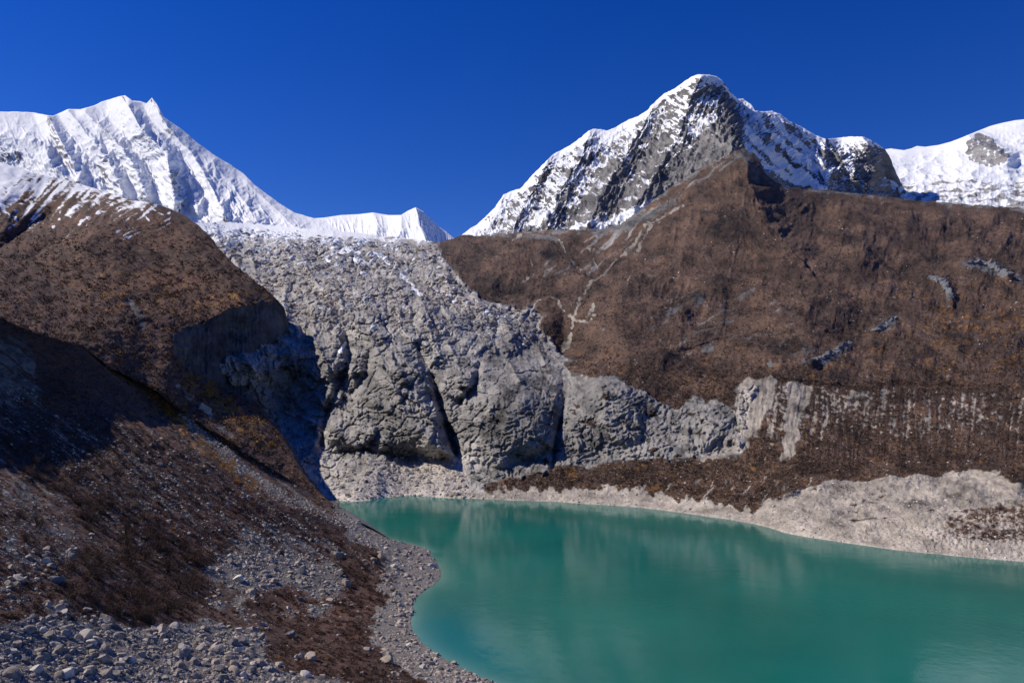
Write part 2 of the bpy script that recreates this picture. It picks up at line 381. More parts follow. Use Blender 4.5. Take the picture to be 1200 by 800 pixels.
def build_right_glacier():
    L = Layer()
    top = [(980, 190), (1030, 176), (1045, 174), (1060, 176), (1068, 174), (1075, 171), (1085, 172), (1100, 170), (1115, 166), (1130, 160), (1145, 154), (1160, 148), (1175, 144), (1190, 141), (1200, 140), (1300, 128), (1500, 120)]
    px, py = cols_grid(np.arange(980, 1500, .8), top, [(980, 275), (1500, 300)], 170)
    d = tps([(980, 190, 6200), (1060, 176, 6300), (1130, 160, 6400), (1200, 140, 6600), (1450, 125, 6600), (1000, 222, 4300), (1050, 215, 4900), (1100, 205, 5200), (1200, 205, 5000), (1100, 235, 4100), (1200, 243, 3900), (1450, 250, 3900), (1050, 260, 3600), (1300, 280, 3500)], px, py)
    d = features(d, px, py, [([(1135, 160), (1155, 172), (1180, 185)], 260, 22, 16)])
    tp = np.interp(px, *np.array(top).T); dep = np.clip((py-tp)/20, 0.04, 1)
    low = sstep(200, 222, py)
    P = point(px, py, d); n = normals(P)
    P = P+n*((d/F*(dep*(ridged(px/40, py/18, 5, 51)*4+fbm(px/9, py/5, 5, 52)*.9*(.35+low*1.2))+ridged(px/9, py/4, 5, 53)*1.3*low))[..., None])
    n2 = normals(P)
    rockpg = [(1132, 165), (1146, 156), (1158, 158), (1172, 172), (1184, 184), (1178, 192), (1160, 196), (1142, 192), (1131, 182)]
    rk = sstep(-2, 2, poly_sd(px, py, rockpg)+3*fbm(px/5, py/5, 3, 7))
    snow = 1.05+.3*fbm(px/10, py/6, 4, 54)-1.0*rk*(.75+.4*fbm(px/4, py/4, 3, 3))
    dirty = sstep(196, 224, py+10*fbm(px/40, py/12, 3, 5)+np.clip((px-1050)/150, 0, 1)*6)
    snow = snow-dirty*(.50+.6*fbm(px/16, py/4, 4, 55))
    z = np.zeros(px.shape)
    finish(L, 'snow_glacier', M['right_snow'], px, py, P, [snow, z, z+.6*dirty, z], z+1, 'broad white glacier saddle with a grey rock island at the right', ('top', [(0, 60, -30), (0, 400, -200), (0, 1500, -1200)]))
# --- valley head: grey icefall, rock wall, brown hillside and beach in one sheet -----
VAL_TOP = [(180, 262), (260, 260), (300, 262), (350, 267), (400, 271), (450, 276), (500, 282), (515, 284), (530, 280), (540, 275), (560, 271), (600, 273), (650, 269), (700, 269), (730, 262), (760, 238), (790, 217),
           (820, 198), (850, 184), (862, 177), (872, 174), (884, 180), (891, 190), (897, 203), (907, 212), (925, 220), (960, 223), (1000, 226), (1050, 232), (1100, 237), (1150, 241), (1200, 244), (1500, 262)]
SHORE = [(180, 592), (405, 587), (450, 583), (520, 583), (560, 584), (600, 586), (660, 588), (720, 592), (780, 598), (830, 605), (880, 613), (905, 619), (920, 624), (960, 631), (1000, 637), (1050, 644), (1100, 649), (1150, 654), (1200, 658), (1500, 692)]
DOMES = [([(434, 410), (459, 402), (479, 407), (494, 425), (506, 450), (514, 480), (534, 535), (514, 538), (474, 535), (434, 530), (409, 510), (406, 480), (424, 440)], 34, 15),
         ([(321, 415), (364, 387), (394, 385), (406, 410), (404, 435), (374, 460), (349, 450), (324, 425)], 26, 11), ([(399, 415), (424, 420), (431, 435), (409, 445), (396, 435)], 13, 6),
         ([(354, 455), (399, 445), (406, 465), (384, 482), (354, 475)], 13, 7), ([(376, 490), (406, 480), (444, 500), (434, 525), (394, 530), (376, 520)], 16, 8), ([(430, 500), (470, 490), (515, 500), (528, 532), (470, 534), (440, 528)], 7, 6),
         ([(509, 440), (534, 427), (559, 435), (554, 455), (534, 470), (516, 460)], 17, 8), ([(544, 415), (564, 400), (579, 400), (564, 420)], 10, 6), ([(529, 500), (564, 450), (609, 415), (644, 400), (662, 410), (659, 460), (649, 525), (584, 550), (544, 540)], 22, 18),
         ([(584, 370), (614, 365), (629, 395), (604, 420), (579, 410)], 17, 7), ([(444, 350), (452, 348), (455, 380), (445, 382)], 9, 4), ([(384, 295), (409, 290), (416, 300), (399, 308)], 60, 6), ([(379, 275), (394, 277), (396, 287), (381, 289)], 80, 5),
         ([(454, 281), (504, 285), (499, 302), (459, 296)], 70, 8), ([(460, 340), (482, 336), (484, 352), (462, 355)], 18, 5), ([(300, 310), (340, 305), (350, 322), (310, 330)], 40, 10), ([(420, 330), (450, 325), (460, 345), (425, 350)], 22, 7), ([(500, 365), (545, 360), (555, 385), (510, 392)], 16, 8),
         ([(345, 350), (385, 345), (395, 368), (352, 372)], 18, 8), ([(664, 440), (720, 432), (760, 470), (750, 520), (690, 535), (655, 530)], 9, 14), ([(800, 480), (828, 470), (864, 486), (862, 520), (820, 532), (795, 515)], 9, 10)]
def build_valley():
    L = Layer()
    xs = np.arange(180, 1420, .9); jt = 1.8*fbm(xs[None]/9, xs[None]*0, 5, 177)[0]*(xs > 560)+2.6*fbm(xs[None]/7, xs[None]*0, 5, 178)[0]*(xs < 520)
    px, py = cols_grid(xs, list(zip(xs, np.interp(xs, *np.array(VAL_TOP, float).T)+jt)), SHORE, 470)
    sh = [(x, y, shore_d(np.array(float(x)), np.array(float(y)))) for x, y in SHORE[1:]]
    C = [(430, 560, 572), (540, 545, 604), (480, 538, 650), (410, 535, 640), (480, 400, 840), (430, 400, 850), (330, 390, 870), (400, 350, 1150), (500, 350, 1200), (600, 400, 980), (650, 420, 930), (300, 320, 1600), (400, 310, 1750), (480, 320, 1700),
         (260, 262, 3400), (350, 268, 3600), (450, 277, 3600), (505, 284, 2900), (400, 290, 2400), (500, 300, 2200), (300, 470, 725), (380, 540, 640), (395, 562, 590), (345, 490, 750), (375, 500, 690), (335, 450, 790), (250, 420, 700), (200, 450, 640), (260, 470, 710), (250, 540, 640), (300, 540, 620), (300, 430, 715), (290, 400, 780),
         (600, 540, 596), (700, 545, 580), (840, 525, 560), (600, 450, 700), (700, 450, 680), (850, 455, 660), (700, 562, 548), (850, 575, 490),
         (880, 446, 670), (1000, 450, 650), (1200, 455, 630), (880, 530, 535), (1000, 538, 485), (1200, 540, 440), (1000, 562, 450), (1200, 560, 410), (1100, 560, 430), (1100, 620, 358), (1200, 620, 350),
         (700, 400, 900), (850, 400, 900), (1000, 400, 880), (1200, 400, 850), (700, 330, 1400), (850, 330, 1300), (1000, 330, 1250), (1200, 330, 1250), (600, 330, 1600), (560, 300, 2200), (640, 290, 2200), (700, 280, 2350),
         (760, 250, 2350), (820, 205, 2600), (872, 176, 2720), (905, 230, 2250), (1000, 270, 1900), (960, 224, 2800), (1050, 233, 2750), (1200, 246, 2600), (1100, 290, 1600), (1400, 262, 2500), (1400, 400, 800), (1400, 540, 400), (1350, 330, 1200)]
    d = tps(C+sh, px, py, 4e-4)
    FE = [([(488, 404), (507, 440), (518, 480), (536, 534)], -26, 7, 8), ([(406, 396), (410, 425), (399, 450), (383, 482), (377, 522)], -22, 8, 7), ([(433, 410), (429, 440), (412, 460)], -13, 5, 5), ([(562, 428), (558, 450), (540, 472)], -16, 6, 6), ([(450, 372), (456, 395), (470, 402)], -12, 6, 6), ([(584, 372), (580, 400), (590, 420)], -14, 6, 6),
        ([(455, 330), (490, 345), (500, 365)], 55, 40, 14), ([(380, 330), (420, 345), (440, 370)], 60, 44, 16), ([(560, 355), (590, 375), (600, 395)], 40, 30, 14), ([(470, 335), (474, 352)], 40, 22, 6),
        ([(395, 292), (415, 300), (425, 312)], 90, 20, 10), ([(320, 285), (345, 292), (360, 305)], 90, 30, 12), ([(440, 292), (450, 300), (462, 306)], 80, 16, 10),
        ([(1130, 310), (1150, 312), (1172, 318), (1180, 326)], 42, 16, 10), ([(1025, 385), (1042, 374), (1050, 380), (1048, 392)], 22, 14, 7), ([(1095, 322), (1110, 332), (1118, 350)], 20, 14, 8), ([(950, 425), (975, 410), (995, 402)], 12, 12, 12),
        ([(872, 176), (880, 215), (900, 250), (930, 290)], 100, 50, 30), ([(872, 180), (900, 250), (930, 310), (950, 380), (955, 470)], 75, 190, 120), ([(1040, 255), (1075, 300), (1070, 350), (1050, 372)], -22, 34, 20), ([(1130, 262), (1150, 300), (1190, 350)], -18, 26, 18), ([(905, 235), (960, 262), (1030, 292), (1080, 320)], 12, 16, 10), ([(820, 300), (800, 340), (770, 390)], -9, 30, 18), ([(860, 330), (850, 380), (830, 425)], -7, 22, 14), ([(895, 240), (925, 233), (940, 245)], 40, 20, 10), ([(985, 245), (1010, 243), (1030, 255)], 45, 26, 16),
        ([(760, 255), (735, 290), (700, 330), (680, 370), (663, 400)], -60, 26, 26), ([(650, 330), (660, 365), (664, 400)], -30, 20, 20), ([(664, 400), (663, 430), (662, 470), (652, 520), (648, 548)], -9, 7, 5),
        ([(880, 441), (1000, 445), (1200, 450)], 8, 6, 10), ([(868, 448), (862, 490), (840, 528)], -6, 18, 16),
        ([(905, 575), (950, 570), (1000, 563), (1060, 556), (1100, 552), (1140, 546), (1170, 552), (1195, 566)], 8, 14, 14), ([(850, 590), (900, 590), (930, 575)], 5, 10, 8)]
    d = features(d, px, py, FE)
    for pg, A, w in DOMES:
        sdp = poly_sd(px, py, pg)+2.2*fbm(px/9, py/9, 3, 160)
        x0 = min(p[0] for p in pg); x1 = max(p[0] for p in pg)
        d = d-2.3*A*np.where(sdp > 0, 1-np.exp(-np.clip(sdp, 0, None)/w), 0)*(.2+.8*np.clip((px-x0)/(x1-x0), 0, 1))
    # boundary between the grey icefall / wall and the brown hillside
    hill = [(470, 262), (508, 287), (528, 315), (548, 338), (570, 352), (600, 361), (624, 362), (636, 372), (632, 388), (650, 402), (664, 420), (668, 442), (685, 440), (710, 438), (735, 446), (752, 458), (775, 470), (795, 480), (805, 470), (815, 460),
            (828, 470), (840, 468), (862, 482), (868, 452), (1500, 430), (1500, 150), (470, 150)]
    base = [(560, 584), (575, 566), (600, 560), (640, 552), (655, 545), (690, 548), (720, 538), (760, 536), (800, 536), (835, 534), (870, 530), (880, 470), (900, 440), (1500, 430), (1500, 720), (900, 640), (720, 600)]
    wob = 7*fbm(px/22, py/16, 5, 61)+3*fbm(px/7, py/5, 4, 62)
    vh = poly_sd(px, py, hill); vb = poly_sd(px, py, base)
    vs = np.maximum(vh, vb)
    veg = np.clip(.5+(vs+wob)/12, 0, 1)
    shd = np.interp(px, *np.array(SHORE).T)-py            # height above the water line
    rockm = sstep(.7, .3, veg)
    # displacement
    near = d/F
    sx, sy = px+9*fbm(px/34, py/34, 3, 63), py+9*fbm(px/34, py/34, 3, 64)
    up = sstep(470, 330, py)
    f1, f2, idn = worley(sx/17+sy/30, sy/13-sx/40, 65); g1, g2, idm = worley(sx/7+.4*sy/9, sy/5.5-.25*sx/8, 66); e1, e2, _ = worley(px/3.6, py/3.0, 69)
    blocks = (idn-.5)*1.0+np.clip((f2-f1)*1.8, 0, .8); blk2 = (idm-.5)*.9+np.clip((g2-g1)*1.4, 0, .5)
    rr = ridged(*rot(sx, sy, 58, 30, 15), 6, 67, .6)
    lay = ridged(*rot(sx, sy, 20, 40, 6), 5, 68, .6)
    wall = sstep(0, 14, poly_sd(px, py, [(545, 580), (560, 500), (590, 450), (640, 425), (720, 430), (870, 440), (870, 545), (650, 560)]))
    deb = sstep(-4, 6, poly_sd(px, py, [(395, 592), (412, 556), (440, 542), (500, 541), (535, 534), (548, 545), (565, 580)]))
    cal = np.interp(fbm(px/38, py/26, 3, 170), [-.45, .45], [.35, 1.25])*np.interp(py, [300, 400, 520], [1., .8, .6])
    mac = ridged(*rot(px+8*fbm(px/40, py/40, 2, 171), py, 60, 85, 34), 3, 172, .5)
    h1, h2, _ = worley(sx/13+.3*sy/13, sy/10-.3*sx/13, 203); k1, k2, _ = worley(sx/30+.5*sy/30, sy/22, 204)
    joints = np.clip(1-(h2-h1)*6, 0, 1)*1.3+np.clip(1-(k2-k1)*9, 0, 1)*2.2
    rel = (blocks*3.2+blk2*2.1)*cal-joints+rr*5*cal+mac*9+lay*1.2*cal+np.clip((e2-e1), 0, .6)*1.
    rel = rel*(1-.6*wall)*(1-.6*deb)+wall*(ridged(*rot(sx, sy, 100, 22, 7), 5, 70, .6)*1.9+ridged(*rot(sx, sy, -22, 40, 7), 5, 71, .6)*1.9)
    vr = (fbm(px/95, py/48, 3, 195)*10+ridged(*rot(px+12*fbm(px/60, py/60, 2, 196), py, 112, 150, 48), 3, 197, .4)*2.6+ridged(*rot(px+6*fbm(px/30, py/30, 2, 205), py, 104, 70, 11), 4, 206, .5)*1.5*sstep(-.1, .3, fbm(px/60, py/40, 2, 207)))*np.clip((shd-20)/110, 0, 1)+fbm(px/34, py/20, 5, 72)*2.8+fbm(px/8, py/4.5, 5, 73)*1.1+ridged(px/4, py/2.6, 3, 185)*.5+ridged(*rot(px, py, 112, 60, 26), 5, 74)*1.5
    sc_zone = sstep(-6, 8, poly_sd(px, py, [(862, 446), (1230, 452), (1230, 540), (1000, 545), (845, 535)]))
    streak = fbm(*rot(px+3*fbm(px/26, py/26, 3, 9), py, 97, 60, 4.2), 4, 85)
    vr = vr*(1-.6*sc_zone)+sc_zone*(ridged(*rot(px, py, 97, 34, 9), 5, 75, .6)*1.2-streak*1.1)
    edge = np.clip(shd/26, 0, 1)
    flat = sstep(0, 16, poly_sd(px, py, [(560, 590), (900, 612), (1000, 605), (1100, 590), (1500, 580), (1500, 700), (1000, 645)]))
    disp = ((.35*fbm(px/4, py/3, 4, 161)+.25*blk2)*rockm*near+vr*(1-rockm)*near)*(edge*.95+.05)*(1-.85*flat)+flat*fbm(px/5, py/2.5, 4, 76)*.7*np.clip(shd/8, 0, 1)
    topf = np.clip((py-np.interp(px, *np.array(VAL_TOP).T))/16, .15, 1)
    ry = 2.3*rel*rockm*near*(edge*.95+.05)*topf*np.interp(py, [270, 330, 420, 560], [3.2, 2.2, 1.25, 1.1])
    d = d-ry; P = point(px, py, d); n = normals(P)
    P = P+n*(disp*topf)[..., None]
    n2 = normals(P)
    # zones
    z = np.zeros(px.shape)
    nzf = fbm(px/5, py/4, 4, 77)
    snow = z-.25
    iceband = sstep(330, 262, py)*(vh < 4)
    snow = snow+iceband*(.66+.5*sstep(284, 264, py)+.5*fbm(px/9, py/5, 4, 78)+.5*(n2[..., 2]-.5))
    for pl, w in (([(395, 299), (410, 290)], 4), ([(415, 303), (432, 309)], 4), ([(437, 298), (452, 303)], 4.5), ([(450, 309), (460, 313)], 3), ([(384, 303), (386, 306)], 3), ([(470, 322), (492, 345)], 3), ([(405, 292), (420, 297)], 3)):
        snow = np.maximum(snow, .9*sstep(w*1.4, w*.1, seg_dist(px, py, pl)[0]+3.*nzf))
    snow = np.maximum(snow, .85*sstep(3, 1, seg_dist(px, py, [(405, 402), (398, 412)])[0]))
    scree = z+.18+.5*fbm(px/30, py/22, 4, 79)*rockm
    scree = np.maximum(scree, .95*sstep(-3, 10, poly_sd(px, py, [(488, 322), (540, 335), (580, 362), (545, 374), (505, 352), (478, 345)])+9*fbm(px/12, py/8, 4, 193)))
    # pale debris under the bluffs and along the shore
    apron = [(405, 590), (415, 555), (440, 540), (500, 540), (535, 530), (548, 545), (560, 575), (600, 600)]
    scree = np.maximum(scree, sstep(-5, 8, poly_sd(px, py, apron))*(.75+.5*fbm(px/12, py/9, 4, 80)))
    band = np.interp(px, [400, 520, 560, 620, 660, 720, 780, 830, 880, 920, 1000, 1060, 1100, 1200], [10, 8, 7, 14, 15, 22, 18, 17, 14, 22, 36, 48, 54, 60])
    shore_m = sstep(4, -4, shd-band-9*fbm(px/10, py/16, 4, 81))
    hum = [(905, 585), (940, 574), (980, 562), (1040, 558), (1090, 553), (1130, 545), (1165, 548), (1190, 565), (1230, 575), (1230, 600), (1110, 597), (1050, 606), (985, 610), (950, 606), (905, 612), (870, 608)]
    hum_m = sstep(-3, 5, poly_sd(px, py, hum)+7*fbm(*rot(px, py, 165, 26, 9), 4, 82))
    vpatch = np.clip(.75+.6*fbm(px/7, py/4, 4, 209), 0, 1)*sstep(-6, 12, poly_sd(px, py, [(1090, 628), (1105, 605), (1140, 588), (1230, 580), (1230, 640), (1130, 640)])+8*fbm(px/10, py/6, 4, 83))
    vp2 = sstep(-2, 4, poly_sd(px, py, [(985, 600), (1000, 580), (1030, 568), (1045, 578), (1040, 595), (1010, 605)])+5*fbm(px/8, py/6, 4, 84))
    vp3 = sstep(-2, 4, poly_sd(px, py, [(990, 607), (1050, 604), (1040, 609), (1000, 612)]))
    pale = np.maximum(shore_m, hum_m*.9)*(1-vp2*.5*np.clip(.6+fbm(px/6, py/4, 4, 208), 0, 1.4))
    top_b = 449+9*fbm(px/13, px*0+1, 4, 201)+np.clip((px-960)/40, 0, 9)*1.2
    s_t = sstep(-2, 7, py-top_b)*sstep(540, 492, py+14*fbm(px/9, px*0+5, 3, 202))*sc_zone
    dens = np.interp(px, [865, 880, 935, 990, 1060, 1130, 1200], [.22, .34, .34, .27, .24, .2, .12])
    run = np.clip(s_t*(dens*1.1+.9*streak+1.0*fbm(px/6, py/4.5, 5, 86)), 0, .62)
    funnel = np.maximum(poly_sd(px, py, [(872, 446), (908, 449), (902, 470), (893, 492), (878, 512), (868, 528), (826, 536), (850, 518), (868, 500), (876, 484), (870, 466)]), poly_sd(px, py, [(926, 451), (950, 451), (946, 470), (934, 490), (934, 512), (926, 532), (917, 534), (922, 512), (922, 488), (927, 468)]))
    chute = np.clip(1.05+.8*fbm(px/6, py/9, 4, 166), 0, 1)*sstep(-7, 1, funnel+5*fbm(px/9, py/9, 4, 87))
    
    gul = z
    for pl, w in (([(762, 262), (735, 290), (722, 300), (695, 330), (680, 352), (672, 375), (664, 398)], 2.2), ([(648, 352), (660, 365), (672, 372)], 2), ([(690, 374), (698, 360)], 1.8), ([(622, 305), (625, 320), (604, 336)], 1.5), ([(634, 350), (625, 360)], 1.6), ([(664, 398), (655, 415), (640, 425)], 2.),
                  ([(735, 340), (738, 325)], 1.6), ([(585, 290), (610, 276)], 1.4), ([(672, 375), (690, 380), (697, 372)], 2.), ([(655, 282), (665, 300), (690, 320)], 1.0), ([(690, 290), (700, 310)], .9), ([(760, 262), (800, 240)], 2.0), ([(780, 250), (760, 270), (745, 290)], 1.5)):
        gul = np.maximum(gul, sstep(w*1.2, w*.3, seg_dist(px, py, pl)[0]+2.2*nzf+1.5*fbm(px/14, py/14, 2, 12))*np.clip(.75+.7*fbm(px/11, py/11, 2, 13), 0, 1))
    dots = z
    pale_all = np.maximum.reduce([pale, run, chute, gul*.95])
    veg = veg*(1-pale_all)
    veg = np.maximum(veg, np.maximum(vpatch*.75, vp3*.8))
    ledge = sstep(.25, .5, fbm(px/18, py/10, 4, 89))*rockm*sstep(350, 440, py)*sstep(545, 620, px)
    veg = np.maximum(veg, ledge*.62)
    tdist = py-np.interp(px, *np.array(VAL_TOP, float).T)
    veg = veg-(1-rockm)*(px > 560)*sstep(11, 0, tdist)*np.clip(.45+.9*fbm(px/9, py/4, 4, 179), 0, 1)
    dg = sstep(-4, 14, poly_sd(px, py, [(872, 176), (800, 200), (740, 238), (690, 268), (640, 274), (630, 330), (690, 325), (740, 285), (800, 240), (866, 200)]))
    dst = fbm(*rot(px, py, -38, 46, 4.5), 5, 180); veg = veg-dg*sstep(.02, .35, dst+.25*fbm(px/6, py/5, 3, 181)); scree = np.maximum(scree, dg*sstep(.1, .4, fbm(*rot(px, py, -38, 40, 4), 4, 182))*.8)
    veg = veg-(1-rockm)*.55*sstep(.25, .5, fbm(px/13, py/9, 5, 183))*sstep(.0, .3, fbm(px/4, py/3, 3, 184))
    band2 = sstep(.12, .42, fbm(*rot(px, py, -24, 60, 7), 5, 212)+.3*fbm(px/5, py/4, 3, 213))*sstep(-10, 25, poly_sd(px, py, [(760, 335), (840, 300), (900, 330), (1000, 400), (990, 432), (900, 425), (800, 415), (740, 390)]))
    veg = veg-.55*band2
    # rock showing through the hillside
    tone_r = 0*px
    for pg in ([(1128, 309), (1160, 308), (1180, 320), (1176, 327), (1150, 326), (1132, 318)], [(1020, 384), (1035, 374), (1050, 372), (1052, 384), (1035, 392)], [(1095, 322), (1110, 326), (1120, 345), (1108, 345)], [(940, 428), (965, 415), (995, 398), (1000, 408), (970, 428)],
               [(898, 424), (925, 426), (920, 431), (898, 430)], [(860, 170), (876, 178), (900, 214), (880, 205)], [(700, 268), (760, 245), (800, 225), (790, 240), (740, 270), (700, 276)], [(596, 278), (650, 274), (660, 286), (630, 284)], [(1185, 320), (1200, 326), (1200, 336), (1188, 332)], [(808, 345), (828, 342), (824, 358), (812, 360)], [(824, 402), (838, 395), (836, 412), (822, 412)]):
        m = sstep(-1, 4, poly_sd(px, py, pg)+6*fbm(px/6, py/5, 4, 90)); veg = veg*(1-m*.9); tone_r = tone_r-.35*m
    veg = veg+(1-rockm)*.22*fbm(px/22, py/12, 5, 91)-.12*(1-rockm)*sstep(.15, .4, fbm(px/9, py/6, 4, 92))
    scree = np.maximum(scree*np.maximum(rockm, dg), pale_all*1.05)
    gold = np.clip(sstep(0, 40, poly_sd(px, py, [(1050, 320), (1120, 325), (1200, 340), (1260, 380), (1200, 430), (1110, 440), (1060, 400)]))*(.30+.75*fbm(px/10, py/7, 4, 93)), 0, .6)
    gold = np.maximum(gold, .5*sstep(.16, .42, fbm(px/20, py/9, 4, 94))*(1-rockm)*sstep(360, 420, py))
    gold = np.maximum(gold, .34*sstep(.15, .5, fbm(px/16, py/8, 4, 95))*sstep(-3, 6, vb)*(1-pale_all))
    crack = sstep(2.6, .8, seg_dist(px, py, [(664, 400), (663, 430), (664, 452), (658, 490), (650, 520), (650, 545)])[0]+1.2*nzf)
    tone = 1+tone_r+.16*fbm(px/60, py/40, 4, 96)-.25*crack+(1-rockm)*(.62*fbm(px/46, py/22, 5, 162)+.5*(fbm(*rot(px, py, 24, 150, 17), 4, 210)*sstep(880, 960, px)+fbm(*rot(px, py, -36, 130, 15), 4, 211)*sstep(880, 800, px)*sstep(470, 400, py))-.32*sstep(.1, .35, fbm(px/22, py/9, 4, 163)))
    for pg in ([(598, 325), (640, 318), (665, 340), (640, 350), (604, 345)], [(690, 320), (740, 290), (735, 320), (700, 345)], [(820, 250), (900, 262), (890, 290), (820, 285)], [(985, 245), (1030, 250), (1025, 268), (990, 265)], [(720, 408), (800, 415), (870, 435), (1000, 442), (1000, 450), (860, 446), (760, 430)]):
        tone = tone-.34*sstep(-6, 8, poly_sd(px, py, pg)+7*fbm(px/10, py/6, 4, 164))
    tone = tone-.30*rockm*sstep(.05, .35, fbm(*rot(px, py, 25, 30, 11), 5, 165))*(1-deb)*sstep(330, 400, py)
    walldark = .34*wall*rockm; tone = tone-walldark-.26*rockm*sstep(-8, 14, poly_sd(px, py, [(320, 420), (360, 390), (410, 390), (490, 400), (560, 420), (590, 380), (630, 380), (650, 410), (640, 440), (545, 530), (480, 538), (400, 535), (370, 500)]))-.3*rockm*sstep(400, 330, py)*sstep(.02, .3, fbm(*rot(px, py, 18, 40, 9), 5, 194))+.22*rockm*sstep(420, 330, py)*sstep(.0, .4, fbm(*rot(px, py, 28, 50, 16), 4, 176))  # tone lowered over the whole rock wall, also over the bluffs
    bedge = sstep(3.5, 0, shd+.8*nzf)*(px > 520); tone = tone+.25*bedge-.06*hum_m*(1-flat)+pale*(.30*fbm(px/16, py/9, 5, 173)-.22*sstep(.12, .4, fbm(px/6, py/4, 4, 174)))*(1-flat*.5)
    spk = sstep(.2, .5, fbm(*rot(px, py, 125, 22, 6), 4, 175))*sstep(0, 12, poly_sd(px, py, [(690, 575), (760, 560), (870, 548), (1000, 552), (1010, 575), (900, 612), (800, 600)]))
    veg = veg*(1-.8*spk); scree = np.maximum(scree, spk*.8)
    gold = gold*(1-np.clip(pale_all*1.6, 0, 1)); tone = tone+.36*np.maximum(shore_m, hum_m*.55)*(py > 540)
    L.mask_veg = np.clip(veg, 0, 1); L.rockm = rockm; L.pale = pale_all; L.shd = shd; L.gold = gold
    def split(PP, fc):
        ny, nx = PP.shape[:2]; side = np.zeros((ny, nx), int)
        side[:] = np.where(vs+wob*.3 > 0, 1, 0)[:ny] if ny == py.shape[0] else np.concatenate([np.where(vs+wob*.3 > 0, 1, 0), np.repeat(np.where(vs+wob*.3 > 0, 1, 0)[-1:], ny-py.shape[0], 0)], 0)
        s = side.ravel()[fc[:, 0]]
        shn = np.concatenate([shd, np.full((ny-py.shape[0], nx), -1.)], 0) if ny > py.shape[0] else shd
        bandn = np.interp(px[0], px[0], band[0])[None]
        b = ((shn < bandn) & (np.broadcast_to(px[0][None], shn.shape) > 520)).ravel()[fc[:, 0]]
        s = np.where(b, 2, s)
        return s, {0: ('icefall', M['icefall'], 'grey broken icefall and rock wall at the head of the valley'), 1: ('hillside', M['hillside'], 'broad brown scrub covered hillside on the right of the lake'),
                   2: ('shore', M['hillside'], 'pale gravel beach along the far side of the turquoise lake')}
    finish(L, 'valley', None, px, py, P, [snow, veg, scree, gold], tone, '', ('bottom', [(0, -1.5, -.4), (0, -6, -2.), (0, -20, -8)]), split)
    return L
def tps_eval_line(px, py, d, cx, cy):
    """depth of a rows-grid surface at the given picture points"""
    out = []
    for x, y in zip(cx, cy):
        i = int(np.argmin(np.abs(py[:, 0]-y))); out.append(np.interp(x, px[i], d[i]))
    return np.array(out)
